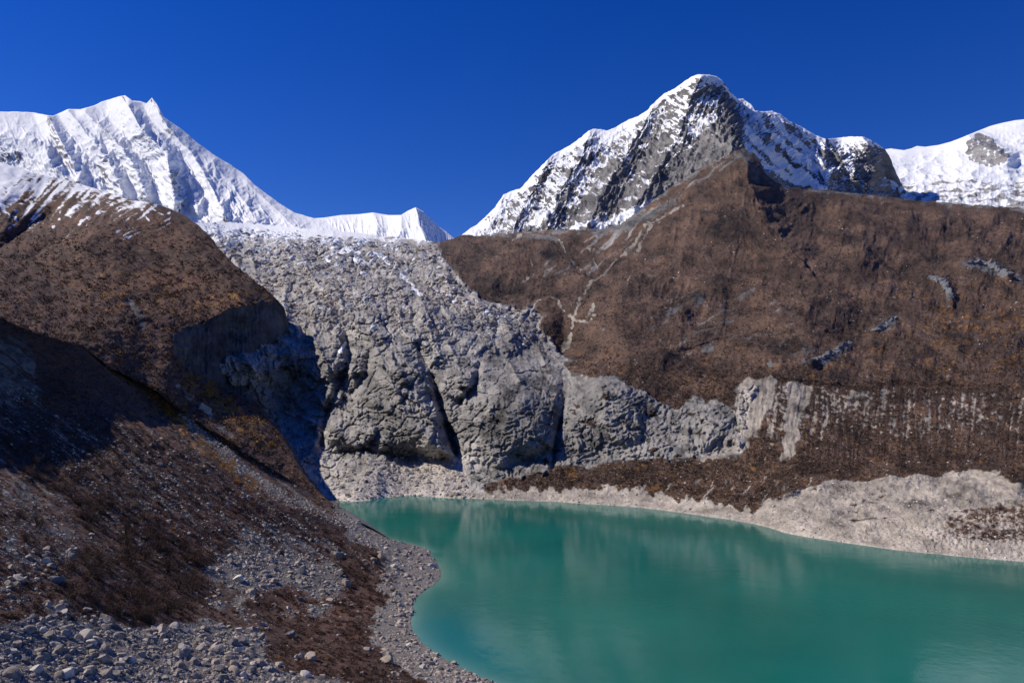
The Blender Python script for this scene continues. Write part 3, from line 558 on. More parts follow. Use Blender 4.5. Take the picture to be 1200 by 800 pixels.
# --- left hill with its cliff --------------------------------------------------------
HILL_R = [(120, -350), (150, -190), (176, -60), (190, 0), (203, 40), (212, 82), (224, 122), (234, 150), (238, 178), (244, 198), (253, 218), (264, 232), (276, 244), (290, 254), (310, 275), (330, 300), (345, 319), (352, 326),
          (370, 322), (385, 306), (400, 294), (420, 284), (440, 282), (460, 291), (480, 305), (505, 325), (530, 338), (550, 350), (570, 366), (592, 390), (606, 394), (640, 396)]
def build_left_hill():
    L = Layer()
    px, py = rows_grid(np.arange(120, 640, .9), HILL_R, -420, 760, .8)
    px = px+(2.6*fbm(py/9, py*0, 4, 151)*sstep(-60, 0, px-px[:, -1:]))*(py > 225)
    rim = [(x, y, float(near_d(np.array([float(x)]), np.array([float(y)]))[0])+4) for x, y in ((-300, 350), (-150, 362), (0, 374), (55, 397), (100, 407), (165, 446))]
    d = tps(rim+[(184, 453, float(near_lookup(np.array([184.]), np.array([455.]))[0])+5), (197, 464, float(near_lookup(np.array([197.]), np.array([467.]))[0])+6), (250, 480, rim[-1][2]+48), (300, 530, rim[-1][2]+60), (325, 505, 560), (345, 550, 545), (400, 592, 512), (320, 354, 830), (250, 376, 690), (212, 390, 600),
             (60, 330, 620), (150, 330, 730), (250, 330, 840), (0, 300, 680), (100, 280, 900), (200, 280, 1010), (244, 277, 1060), (300, 331, 880), (178, 239, 1250), (120, 226, 1400), (0, 192, 1500), (40, 205, 1480), (0, 240, 1050), (60, 245, 1150),
             (-300, 150, 1300), (-300, 300, 500), (-150, 300, 580), (-150, 200, 1200)], px, py, 2e-4)
    CX = [188, 198, 215, 250, 270, 300, 318, 332]; CT = [402, 396, 384, 373, 361, 355, 352, 349]; CB = [402, 412, 430, 452, 458, 470, 480, 490]
    jag = 4.*fbm(px/13, px*0+3, 5, 150)+2.*fbm(px/4, px*0+7, 3, 155)
    yt = np.interp(px, CX, CT)+jag; ybs = np.maximum(np.interp(px, CX, CB), yt+.5)
    cc = np.linspace(185, 335, 120); ctd = tps_eval_line(px, py, d, cc, np.interp(cc, CX, CT))
    dt = np.interp(px, cc, ctd); rt = ray(px, yt); xt = rt[0]*dt; zt = CAMZ+rt[1]*dt; rx, rz = ray(px, py)
    dw = (zt-CAMZ+3.6*xt)/(rz+3.6*rx)
    rb = ray(px, ybs); db = (zt-CAMZ+3.6*xt)/(rb[1]+3.6*rb[0]); zb = CAMZ+rb[1]*db; xb = rb[0]*db
    dl = (zb-CAMZ+.72*xb)/(rz+.72*rx)
    wl_ = sstep(188, 228, px+9*fbm(px/12, py/12, 3, 152))*(py > yt)
    r_y, r_x = np.array(sorted(NEAR_R)).T; r_o = np.argsort(r_x[r_y < 600]); rim_y0 = np.interp(px, r_x[r_y < 600][r_o], r_y[r_y < 600][r_o])
    qr = near_lookup(px, rim_y0+3)+5; tt = np.clip((py-ybs)/np.maximum(rim_y0+3-ybs, 4), 0, 1)
    dn_ = np.where(py < ybs, dw, 1/((1-tt)/db+tt/qr))
    d = d*(1-wl_)+dn_*wl_
    # below its visible edge the hill runs on underneath the near slope
    q = near_lookup(px, py)
    ry_, rx_ = np.array(sorted(NEAR_R)).T; ro = np.argsort(rx_[(ry_ < 600)]); rim_y = np.interp(px, rx_[ry_ < 600][ro], ry_[ry_ < 600][ro])
    under = sstep(-2, 4, py-rim_y)
    d = np.maximum(d, (q+1.5+np.clip(py-rim_y, 0, 400)*.35)*under)
    d = features(d, px, py, [([(178, 240), (150, 255), (110, 275), (70, 300)], 35, 40, 40), ([(178, 240), (230, 290), (280, 345)], 30, 50, 30),
                             ([(60, 250), (20, 275), (0, 290)], -40, 14, 14), ([(145, 245), (110, 262), (60, 285), (40, 300)], -22, 10, 10),
                             ([(152, 355), (157, 370), (170, 384)], -10, 9, 6), ([(0, 325), (30, 332), (55, 350)], 14, 24, 9), ([(120, 330), (150, 350), (170, 385), (200, 400)], 8, 30, 12),
                             ([(205, 442), (235, 475), (262, 498)], -4, 8, 7)])
    cl = wl_*sstep(6, -6, py-ybs+5*fbm(px/9, py/9, 3, 101))
    P = point(px, py, d); n = normals(P)
    edge = np.clip((px[:, -1:]-px)/10, .1, 1)
    rr = ridged(*rot(px+5*fbm(px/15, py/15, 3, 156), py, 80, 22, 11), 6, 102, .6); bl = worley(px/11, py/16, 103)
    a, c = rot(px, py, 128, 40, 9); fan = ridged(a, c, 4, 104)*sstep(300, 235, py)*sstep(200, 120, px)
    vr = fbm(px/30, py/20, 5, 105)*7+fbm(px/9, py/5, 5, 106)*2.6
    P = P+n*((d/F*edge*(cl*(rr*4.+(bl[2]-.5)*3.)+(1-cl)*(vr*.4+fan*3))))[..., None]
    n2 = normals(P); z = np.zeros(px.shape)
    sl = np.interp(px, [-300, 0, 40, 80, 120, 150, 180, 220, 300], [250, 236, 232, 230, 236, 240, 236, 246, 300])
    streak = fbm(*rot(px, py, 135, 45, 4), 4, 107)*sstep(150, 60, px)+fbm(*rot(px, py, 148, 45, 3.5), 4, 108)*sstep(60, 150, px)
    streak2 = fbm(*rot(px, py, 60, 45, 4), 4, 109)
    snow = .44+(sl-py)/62+1.3*np.where(px < 20, np.maximum(streak, streak2), streak)
    for pl, w in (([(15, 225), (14, 240), (20, 258), (10, 268)], 2.6), ([(50, 218), (30, 235), (16, 243)], 2.2), ([(82, 228), (73, 240), (70, 255), (62, 268)], 1.6), ([(138, 236), (122, 246), (108, 252), (90, 264)], 1.6), ([(150, 238), (128, 250)], 1.), ([(166, 241), (168, 250), (175, 258)], .9), ([(176, 241), (190, 252)], .9)):
        snow = np.maximum(snow, .8*sstep(w*1.3, w*.1, seg_dist(px, py, pl)[0]+2.2*fbm(px/7, py/5, 3, 110))*np.clip(.8+.8*fbm(px/8, py/8, 2, 153), 0, 1))
    snow = snow+.30*fbm(px/4, py/3, 4, 200); snow = np.where(py > 282, -.4, snow); snow = snow*(px < 200)
    spots = sstep(.45, .6, fbm(px/5, py/3, 4, 111))*sstep(10, 0, -poly_sd(px, py, [(20, 288), (50, 290), (58, 308), (30, 305)]))
    veg = .95+.35*fbm(px/14, py/8, 5, 112)-cl*1.1-.7*spots
    veg = veg-.7*sstep(5, 2, seg_dist(px, py, [(150, 352), (163, 368), (168, 382)])[0]+2*fbm(px/4, py/4, 3, 113))
    talus = np.clip(.7+.9*fbm(px/5, py/6, 3, 154), 0, 1)*sstep(6, 1.5, seg_dist(px, py, [(198, 432), (206, 446), (220, 462), (240, 480), (252, 496), (270, 510)])[0]+5*fbm(px/7, py/7, 4, 114))
    talus = talus*.62; veg = veg-talus
    gold = z
    for pg, k in (([(105, 325), (150, 335), (155, 365), (140, 375), (115, 350)], .42), ([(210, 440), (240, 438), (275, 465), (320, 520), (300, 530), (250, 490), (215, 462)], .52), ([(85, 380), (120, 385), (115, 400), (85, 398)], .45), ([(150, 325), (200, 320), (215, 340), (200, 350)], .35), ([(230, 345), (315, 335), (320, 350), (260, 358), (220, 372)], .42), ([(165, 445), (190, 450), (200, 470), (180, 468)], .45), ([(20, 300), (100, 300), (240, 320), (200, 380), (90, 370)], .28)):
        gold = np.maximum(gold, sstep(-4, 6, poly_sd(px, py, pg))*(k+.55*fbm(px/9, py/6, 4, 115)))
    tone = 1+.25*fbm(px/28, py/16, 5, 116)+.35*fbm(px/40, py/16, 5, 192)
    L.mask_veg = np.clip(veg, 0, 1)*(snow < .3); L.gold = gold; L.cl = cl
    finish(L, 'mountainside', M['left_hill'], px, py, P, [snow, veg, np.maximum(talus, spots)*.9+snow*0, gold], tone, 'dark brown scrub hill dropping in a shaded cliff on the left', ('right', [(3, 14, -6), (0, 60, -40), (-60, 200, -160)]))
    return L
# --- near slope on the left: scarp, streaked apron, boulder field, shore ---------------
NEAR_R = [(330, -120), (360, -40), (372, 0), (385, 28), (395, 58), (405, 98), (428, 130), (445, 163), (455, 184), (468, 199), (480, 214), (500, 240), (512, 262), (525, 282), (540, 305), (558, 333), (575, 362), (588, 386), (596, 402), (606, 415), (618, 430), (628, 446), (634, 466), (639, 490), (645, 506),
          (650, 500), (655, 509), (662, 512), (670, 516), (678, 515), (685, 507), (692, 496), (700, 487), (712, 483), (730, 481), (740, 484), (750, 492), (760, 503), (768, 515), (776, 530), (784, 545), (792, 560), (800, 582), (815, 612), (830, 645), (860, 710), (900, 790), (1000, 990), (1060, 1100)]
_sy = np.array([y for y, x in NEAR_R if 600 <= y <= 1000], float); _sx = np.array([x for y, x in NEAR_R if 600 <= y <= 1000], float)
_sd = shore_d(_sx, _sy); _so = np.argsort(_sd); SH_D = _sd[_so]; SH_X = (ray(_sx, _sy)[0]*_sd)[_so]
def shore_x(d):
    x = np.interp(d, SH_D, SH_X)
    return np.where(d > SH_D[-1], SH_X[-1]-.3*(d-SH_D[-1]), np.where(d < SH_D[0], SH_X[0]-.3*(d-SH_D[0]), x))
def slope_h(u, d):
    """height above the lake at u metres from the shore: a gentle stony foot, then the steep moraine"""
    u0 = np.interp(d, [60, 110, 150, 200, 260, 400, 520], [105, 88, 66, 46, 26, 9, 1])
    k = 7.; v = u-u0; soft = np.where(v > 40, v, k*np.log1p(np.exp(np.clip(v, -60, 40)/k)))
    return .20*np.minimum(u, u0+20)*1.0+(.60-.0)*soft-.20*np.clip(np.minimum(u, u0+20)-u0, 0, None)
def slope_u(rx, d): return .958*(shore_x(d)-rx*d)
def slope_d(px, py):
    rx, rz = ray(px, py); D = np.geomspace(40, 760, 130); prev = None; out = np.full(px.shape, 760.)
    done = np.zeros(px.shape, bool)
    for i, dd in enumerate(D):
        g = CAMZ+rz*dd-slope_h(slope_u(rx, np.full(px.shape, dd)), dd)
        if prev is not None:
            hit = (g <= 0) & ~done
            f = np.where(hit, prev/(prev-g+1e-9), 0); out = np.where(hit, D[i-1]+(dd-D[i-1])*f, out); done |= hit
        prev = g
    return out
SC_X = [-360, -100, 0, 50, 100, 150, 190, 240, 300, 360, 415]; SC_Y = [420, 455, 470, 480, 488, 500, 512, 537, 574, 598, 613]
_bx = np.linspace(-360, 420, 200); _by = np.interp(_bx, SC_X, SC_Y); _bd = slope_d(_bx, _by)
def near_d(px, py):
    d = slope_d(px, py)
    yb = np.interp(px, SC_X, SC_Y); db = np.interp(px, _bx, _bd); rx, rz = ray(px, py); rb = ray(px, yb)
    ub = .958*(46.9-.3*db-rb[0]*db); zb = CAMZ+rb[1]*db; sl = np.interp(px, [0, 90, 185], [3.4, 2.4, .66])
    den = sl*.958*(-.3-rx)-rz; ds = (CAMZ-zb+sl*ub-sl*.958*46.9)/np.where(np.abs(den) < 1e-4, 1e-4, den)
    ds = np.clip(np.where((ds < db) | (den <= 0), db*1.6, ds), db, db*1.3)
    return np.where(py < yb, ds, d)
_tab = []
def near_lookup(px, py):
    """near_d through a table on a regular grid, slightly softened at the joins"""
    if not _tab:
        gx = np.arange(-420, 1130, 5.); gy = np.arange(320, 1075, 3.); q = near_d(*np.meshgrid(gx, gy))
        for _ in range(2):
            e = np.pad(q, 1, mode='edge'); q = (e[:-2, 1:-1]+e[2:, 1:-1]+e[1:-1, :-2]+e[1:-1, 2:]+2*q)/6
        _tab.append(1/q)
    T = _tab[0]; fx = np.clip((px+420)/5., 0, T.shape[1]-1.001); fy = np.clip((py-320)/3., 0, T.shape[0]-1.001)
    i = fx.astype(int); j = fy.astype(int); u = fx-i; v = fy-j
    return 1/((T[j, i]*(1-u)+T[j, i+1]*u)*(1-v)+(T[j+1, i]*(1-u)+T[j+1, i+1]*u)*v)
def build_near_slope():
    L = Layer()
    ys = np.concatenate([np.arange(330, 600, .9), np.arange(600, 830, .7), np.arange(830, 1060, 2.5)])
    px, py = rows_grid(ys, NEAR_R, -360, 900, .75)
    d = near_lookup(px, py)
    d = features(d, px, py, [([(0, 640), (60, 650), (110, 690), (60, 720), (0, 730)], 1.2, 40, 50), ([(85, 590), (140, 620), (200, 660)], 1.5, 40, 40), ([(300, 690), (380, 700), (420, 730)], 1, 30, 30)])
    P = point(px, py, d); n = normals(P)
    a, c = rot(px, py, 36, 90, 9); gl = ridged(a, c+.4*fbm(px/60, py/60, 2, 1), 5, 121, .55)
    shade = sstep(620, 520, py+.25*(px-150))
    sdist = np.clip((px[:, -1:]-px)/14, 0.03, 1)
    near = np.clip(d/200, .35, 2)
    disp = d/F*(gl*(.22+3.6*shade)+fbm(px/26, py/15, 5, 122)*(.8+1.2*shade)+fbm(px/7, py/4, 5, 123)*(.35+.3*shade))*sdist
    P = P+n*disp[..., None]
    z = np.zeros(px.shape)
    st = fbm(*rot(px+5*fbm(px/30, py/30, 2, 190), py, 36, 110, 3.6), 5, 124)*.8+.5*fbm(*rot(px, py, 36, 80, 9), 3, 191); bl = fbm(px/34, py/18, 5, 125)
    low = sstep(600, 690, py-.12*px+30)
    veg = .80+.75*st*(1-low*.8)+.55*bl*low-.0
    pos = [([(70, 655), (120, 628), (170, 630), (235, 650), (240, 690), (225, 715), (165, 735), (120, 720), (75, 700)], .6), ([(80, 575), (150, 590), (215, 630), (250, 655), (200, 660), (130, 640), (90, 620)], .55), ([(300, 690), (345, 680), (370, 705), (350, 720), (300, 715)], .5), ([(395, 640), (440, 640), (480, 665), (470, 700), (430, 720), (405, 690)], .5),
           ([(320, 735), (380, 730), (450, 745), (455, 790), (400, 800), (330, 790), (310, 770)], .55), ([(380, 700), (430, 715), (470, 760), (440, 790)], .4), ([(250, 700), (280, 690), (275, 720)], .4), ([(0, 510), (40, 520), (110, 560), (90, 590), (40, 570)], .4), ([(230, 560), (330, 585), (395, 610), (410, 640), (340, 620), (250, 600)], .35), ([(200, 480), (240, 515), (290, 560), (330, 585), (300, 585), (230, 530), (180, 490)], .5)]
    neg = [([(0, 735), (60, 720), (150, 735), (250, 730), (320, 745), (300, 770), (420, 800), (0, 900), (-200, 800), (-200, 735)], .9), ([(0, 470), (25, 470), (110, 640), (120, 690), (50, 700), (0, 690)], .16), ([(240, 655), (320, 650), (400, 660), (420, 700), (350, 690), (290, 700), (280, 720), (250, 715)], .48), ([(205, 470), (250, 520), (330, 580), (410, 612), (440, 632), (380, 600), (310, 575), (260, 540), (215, 500)], 1.1),
           ([(290, 610), (400, 640), (390, 700), (440, 730), (380, 730), (320, 720), (260, 660)], .35), ([(-50, 380), (20, 398), (45, 420), (60, 465), (0, 470), (-50, 460)], .5)]
    pos.append(([(30, 380), (60, 398), (130, 432), (190, 470), (200, 505), (100, 500), (50, 470)], .6))
    wob = 8*fbm(px/14, py/9, 4, 126)
    for pg, k in pos: veg = veg+k*sstep(-6, 8, poly_sd(px, py, pg)+wob)
    for pg, k in neg: veg = veg-k*sstep(-6, 8, poly_sd(px, py, pg)+wob)
    sdpx = (px[:, -1:]-px)
    sb = np.interp(py, [580, 610, 640, 660, 680, 700, 720, 750, 775, 800, 850], [6, 14, 62, 66, 70, 32, 40, 55, 70, 80, 110])
    shore = sstep(6, -6, sdpx-sb-14*fbm(px/16, py/12, 4, 127))*(py > 596)
    veg = veg*(1-shore)-.3*shore
    gold = z
    for pg, k in (([(185, 468), (230, 520), (290, 560), (320, 585), (290, 575), (235, 535), (180, 485)], .75), ([(160, 440), (190, 460), (200, 480), (175, 470)], .6), ([(100, 450), (115, 455), (110, 470)], .2), ([(0, 560), (110, 560), (140, 620), (60, 610)], .12)):
        gold = np.maximum(gold, sstep(-5, 5, poly_sd(px, py, pg))*(k*.6+.7*fbm(px/6, py/6, 4, 128)))
    gold = np.maximum(gold, .30*sstep(.1, .5, fbm(px/24, py/14, 4, 129)))
    tone = 1+.2*fbm(px/40, py/24, 4, 130)
    lowk = sstep(584, 594, ys)[:, None]
    L.st = st; L.mask_veg = np.clip(veg, 0, 1); L.shore = shore; L.gold = gold; L.d = d; L.sdpx = sdpx
    scree = np.maximum(shore*.9, .45+.4*fbm(px/20, py/12, 4, 131))
    finish(L, 'slope', M['near_slope'], px, py, P, [z-.3, veg, scree, gold], tone, 'steep dark moraine slope falling to the lake at lower left', ('right', [lowk*np.array(a)+(1-lowk)*np.array(b) for a, b in (((1.5, .6, -.7), (0, 5, -4)), ((5, 3, -3), (0, 15, -14)), ((20, 10, -14), (-10, 30, -40)))]))
    return L

M = {}
def make_materials():
    M['far_snow'] = terrain_mat('far_snow', 42., (.17, .18, .20), (.33, .33, .34), (.1, .07, .05), (.1, .07, .05), (.4, .38, .36), (.2, .1, .03), snow=(.82, .84, .88), bump=.45)
    M['right_snow'] = terrain_mat('glacier_snow', 26., (.13, .13, .14), (.33, .32, .31), (.1, .07, .05), (.1, .07, .05), (.36, .35, .34), (.2, .1, .03), snow=(.82, .84, .88), bump=.45)
    M['peak'] = terrain_mat('peak_rock', 17., (.085, .085, .092), (.23, .22, .215), (.1, .07, .05), (.1, .07, .05), (.26, .24, .22), (.2, .1, .03), snow=(.82, .84, .88), bump=.9)
    M['icefall'] = terrain_mat('grey_rock', 6., (.21, .203, .197), (.47, .445, .415), (.085, .06, .045), (.13, .095, .07), (.47, .43, .39), (.2, .1, .03), bump=.9, dark=(.045, .045, .05))
    M['hillside'] = terrain_mat('brown_hillside', 4.2, soft=.17, rockA=(.07, .07, .074), rockB=(.20, .195, .19), vegA=(.050, .032, .025), vegB=(.118, .070, .047), scree=(.34, .30, .255), gold=(.22, .105, .028), bump=1.)
    M['left_hill'] = terrain_mat('scrub_hill', 4., (.035, .035, .038), (.11, .108, .108), (.045, .027, .021), (.130, .064, .039), (.42, .39, .36), (.24, .12, .028), bump=.8)
    M['near_slope'] = terrain_mat('moraine_slope', 1.3, (.045, .041, .038), (.15, .14, .13), (.042, .025, .020), (.115, .060, .041), (.20, .183, .168), (.26, .12, .022), bump=.55)
    w = N('lake_water'); v = w.n('ShaderNodeTexCoord').outputs['Object']
    sh = w.n('ShaderNodeAttribute', attribute_name='shallow').outputs['Fac']
    c = w.mix(w.sm(w.noise(.012, 4, .5, v), .35, .65), (.006, .112, .092), (.009, .138, .111))
    c = w.mix(w.sm(sh, 0., 1.), c, (.10, .22, .18))
    w.set(w.p.inputs['Base Color'], c); w.p.inputs['Roughness'].default_value = .10; w.p.inputs['IOR'].default_value = 1.33; w.p.inputs['Specular IOR Level'].default_value = .17
    mp = w.n('ShaderNodeMapping'); w.t.links.new(v, mp.inputs[0]); mp.inputs['Scale'].default_value = (1., .55, 1.)
    b = w.n('ShaderNodeBump'); w.set(b.inputs['Height'], w.math('ADD', w.noise(.55, 4, .6, mp.outputs[0]), w.math('MULTIPLY', w.noise(.09, 2, .5, v), 2.))); b.inputs['Distance'].default_value = .07; b.inputs['Strength'].default_value = .4
    w.t.links.new(b.outputs[0], w.p.inputs['Normal']); M['water'] = w.m
    g = N('valley_floor'); g.p.inputs['Base Color'].default_value = (.12, .09, .07, 1); M['ground'] = g.m
    def rockmat(name, A, B, u):
        r = N(name); v = r.n('ShaderNodeTexCoord').outputs['Object']; oi = r.n('ShaderNodeObjectInfo').outputs['Random']
        at = r.n('ShaderNodeAttribute', attribute_name='shade').outputs['Fac']
        c = r.mix(r.sm(r.noise(u, 6, .65, v), .35, .65), A, B)
        c = r.tone(c, r.math('ADD', .62, r.math('MULTIPLY', at, .75)))
        r.set(r.p.inputs['Base Color'], c); r.p.inputs['Roughness'].default_value = .9; r.p.inputs['Specular IOR Level'].default_value = .2
        b = r.n('ShaderNodeBump'); r.set(b.inputs['Height'], r.noise(u*3, 5, .65, v)); b.inputs['Distance'].default_value = .12; r.t.links.new(b.outputs[0], r.p.inputs['Normal'])
        return r.m
    M['boulder'] = rockmat('boulder_stone', (.225, .192, .165), (.385, .335, .29), 1.6)
    M['pale_boulder'] = rockmat('pale_stone', (.46, .42, .37), (.60, .55, .50), 1.6)
    M['tan_boulder'] = rockmat('tan_stone', (.30, .245, .20), (.44, .37, .31), 1.6)
    M['ice'] = rockmat('glacier_ice', (.55, .58, .62), (.75, .77, .80), .05)
    M['dark_boulder'] = rockmat('dark_stone', (.10, .10, .11), (.20, .20, .21), 1.6)
    def leaf(name, A, B):
        r = N(name); at = r.n('ShaderNodeAttribute', attribute_name='shade').outputs['Fac']
        r.set(r.p.inputs['Base Color'], r.mix(at, A, B)); r.p.inputs['Roughness'].default_value = .85; r.p.inputs['Specular IOR Level'].default_value = .15
        return r.m
    M['scrub'] = leaf('scrub_twigs', (.045, .027, .022), (.155, .082, .056))
    M['far_scrub'] = leaf('far_scrub', (.055, .036, .028), (.155, .096, .067))
    M['gold_leaf'] = leaf('golden_leaves', (.20, .095, .014), (.52, .27, .035))
    M['bark'] = leaf('bark', (.05, .038, .03), (.10, .08, .065))

# ------------------------------------------------------------------ build
make_materials()
build_snow_mountain(); build_snow_ridge(); build_rocky_peak(); build_right_glacier()
VAL = build_valley(); HILL = build_left_hill(); NEAR = build_near_slope()
# ------------------------------------------------------------------ loose things on the slopes
def sample(L, wgt, n, minpx=-20, maxpx=1230, maxpy=830):
    P, px, py = L.P, L.px, L.py
    area = np.abs(np.gradient(px, axis=1)*np.gradient(py, axis=0)-np.gradient(px, axis=0)*np.gradient(py, axis=1))
    w = np.clip(wgt, 0, None)*area*(px > minpx)*(px < maxpx)*(py < maxpy); w[-1] = 0; w[:, -1] = 0
    cs = np.cumsum(w.ravel()); k = np.searchsorted(cs, RNG.random(n)*cs[-1]); k = np.clip(k, 0, w.size-1)
    iy, ix = np.divmod(k, w.shape[1]); iy = np.minimum(iy, w.shape[0]-2); ix = np.minimum(ix, w.shape[1]-2)
    u = RNG.random((n, 1)); v = RNG.random((n, 1))
    p = (P[iy, ix]*(1-u)+P[iy, ix+1]*u)*(1-v)+(P[iy+1, ix]*(1-u)+P[iy+1, ix+1]*u)*v
    return p, L.nrm[iy, ix], px[iy, ix], py[iy, ix]
def at_pixel(L, x, y):
    k = np.argmin((L.px-x)**2+(L.py-y)**2); iy, ix = np.divmod(k, L.px.shape[1])
    return L.P[iy, ix], L.nrm[iy, ix]
import bmesh
def ico(sub):
    bm = bmesh.new(); bmesh.ops.create_icosphere(bm, subdivisions=sub, radius=1); bm.verts.ensure_lookup_table()
    V = np.array([v.co[:] for v in bm.verts]); Fc = np.array([[v.index for v in f.verts] for f in bm.faces]); bm.free(); return V, Fc
def rock_shape(sub, rng, cuts=11, rough=.03):
    V, Fc = ico(sub); V = V*np.array([1., rng.uniform(.65, .95), rng.uniform(.5, .8)])
    for _ in range(cuts):
        n = rng.normal(size=3); n /= np.linalg.norm(n); h = rng.uniform(.38, .72)
        V = V-np.clip(V@n-h, 0, None)[:, None]*n*.97
    if rough: V = V+rough*np.stack([_fbm(V[:, 0]*2.3+9*k+V[:, 2]*1.7, V[:, 1]*2.3-V[:, 2]*1.9+3, 3, 200+k) for k in range(3)], -1)
    V -= V.mean(0); V /= np.abs(V).max()
    return V, Fc
def rots(n, tilt=.5):
    a = RNG.uniform(0, 2*math.pi, n); b = RNG.normal(0, tilt, n); c = RNG.normal(0, tilt, n)
    ca, sa, cb, sb, cc, scn = np.cos(a), np.sin(a), np.cos(b), np.sin(b), np.cos(c), np.sin(c); o = np.zeros(n); i = np.ones(n)
    Rz = np.array([[ca, -sa, o], [sa, ca, o], [o, o, i]]).transpose(2, 0, 1); Rx = np.array([[i, o, o], [o, cb, -sb], [o, sb, cb]]).transpose(2, 0, 1); Ry = np.array([[cc, o, scn], [o, i, o], [-scn, o, cc]]).transpose(2, 0, 1)
    return Rz @ Rx @ Ry
def bulk(name, shapes, p, size, mats, label, tilt=.5, sink=.25, midx=None, shade=None, up=None):
    """many small irregular pieces in one mesh"""
    n = len(p); Rm = rots(n, tilt); which = RNG.integers(0, len(shapes), n); VV, FF, SS, MM = [], [], [], []; off = 0
    shade = RNG.random(n) if shade is None else shade
    for i, (V, Fc) in enumerate(shapes):
        m = np.nonzero(which == i)[0]
        if not len(m): continue
        A = np.einsum('nij,vj->nvi', Rm[m], V)*size[m][:, None, None]+p[m][:, None]
        A[:, :, 2] -= (sink*size[m])[:, None]
        VV.append(A.reshape(-1, 3)); FF.append((Fc[None]+(np.arange(len(m))*len(V))[:, None, None]+off).reshape(-1, Fc.shape[1])); off += len(m)*len(V)
        SS.append(np.repeat(shade[m], len(V))); 
        if midx is not None: MM.append(np.repeat(midx[m], len(Fc)))
    o = new_mesh(name, np.concatenate(VV), np.concatenate(FF), mats, False, {'shade': np.concatenate(SS)}, None if midx is None else np.concatenate(MM))
    return tag(o, label, None, None, 'stuff')
rg = np.random.default_rng(12)
SMALL = [rock_shape(1, rg, 9, 0) for _ in range(10)]
BIG = [rock_shape(3, rg, 13, .035) for _ in range(10)]
def clump_shape(k, leaf, rng):
    """a dome of small leaf and twig faces"""
    V = []
    for _ in range(k):
        c = rng.normal(size=3); c /= np.linalg.norm(c); c *= rng.uniform(.45, 1.)**.5; c[2] = abs(c[2])*.85
        a = rng.normal(size=3); b = rng.normal(size=3); a /= np.linalg.norm(a); b /= np.linalg.norm(b)
        V += [c, c+a*leaf*rng.uniform(.6, 1.3), c+b*leaf*rng.uniform(.6, 1.3)]
    return np.array(V), np.arange(3*k).reshape(-1, 3)
CL_FAR = [clump_shape(10, .75, rg) for _ in range(8)]; CL_NEAR = [clump_shape(46, .38, rg) for _ in range(8)]
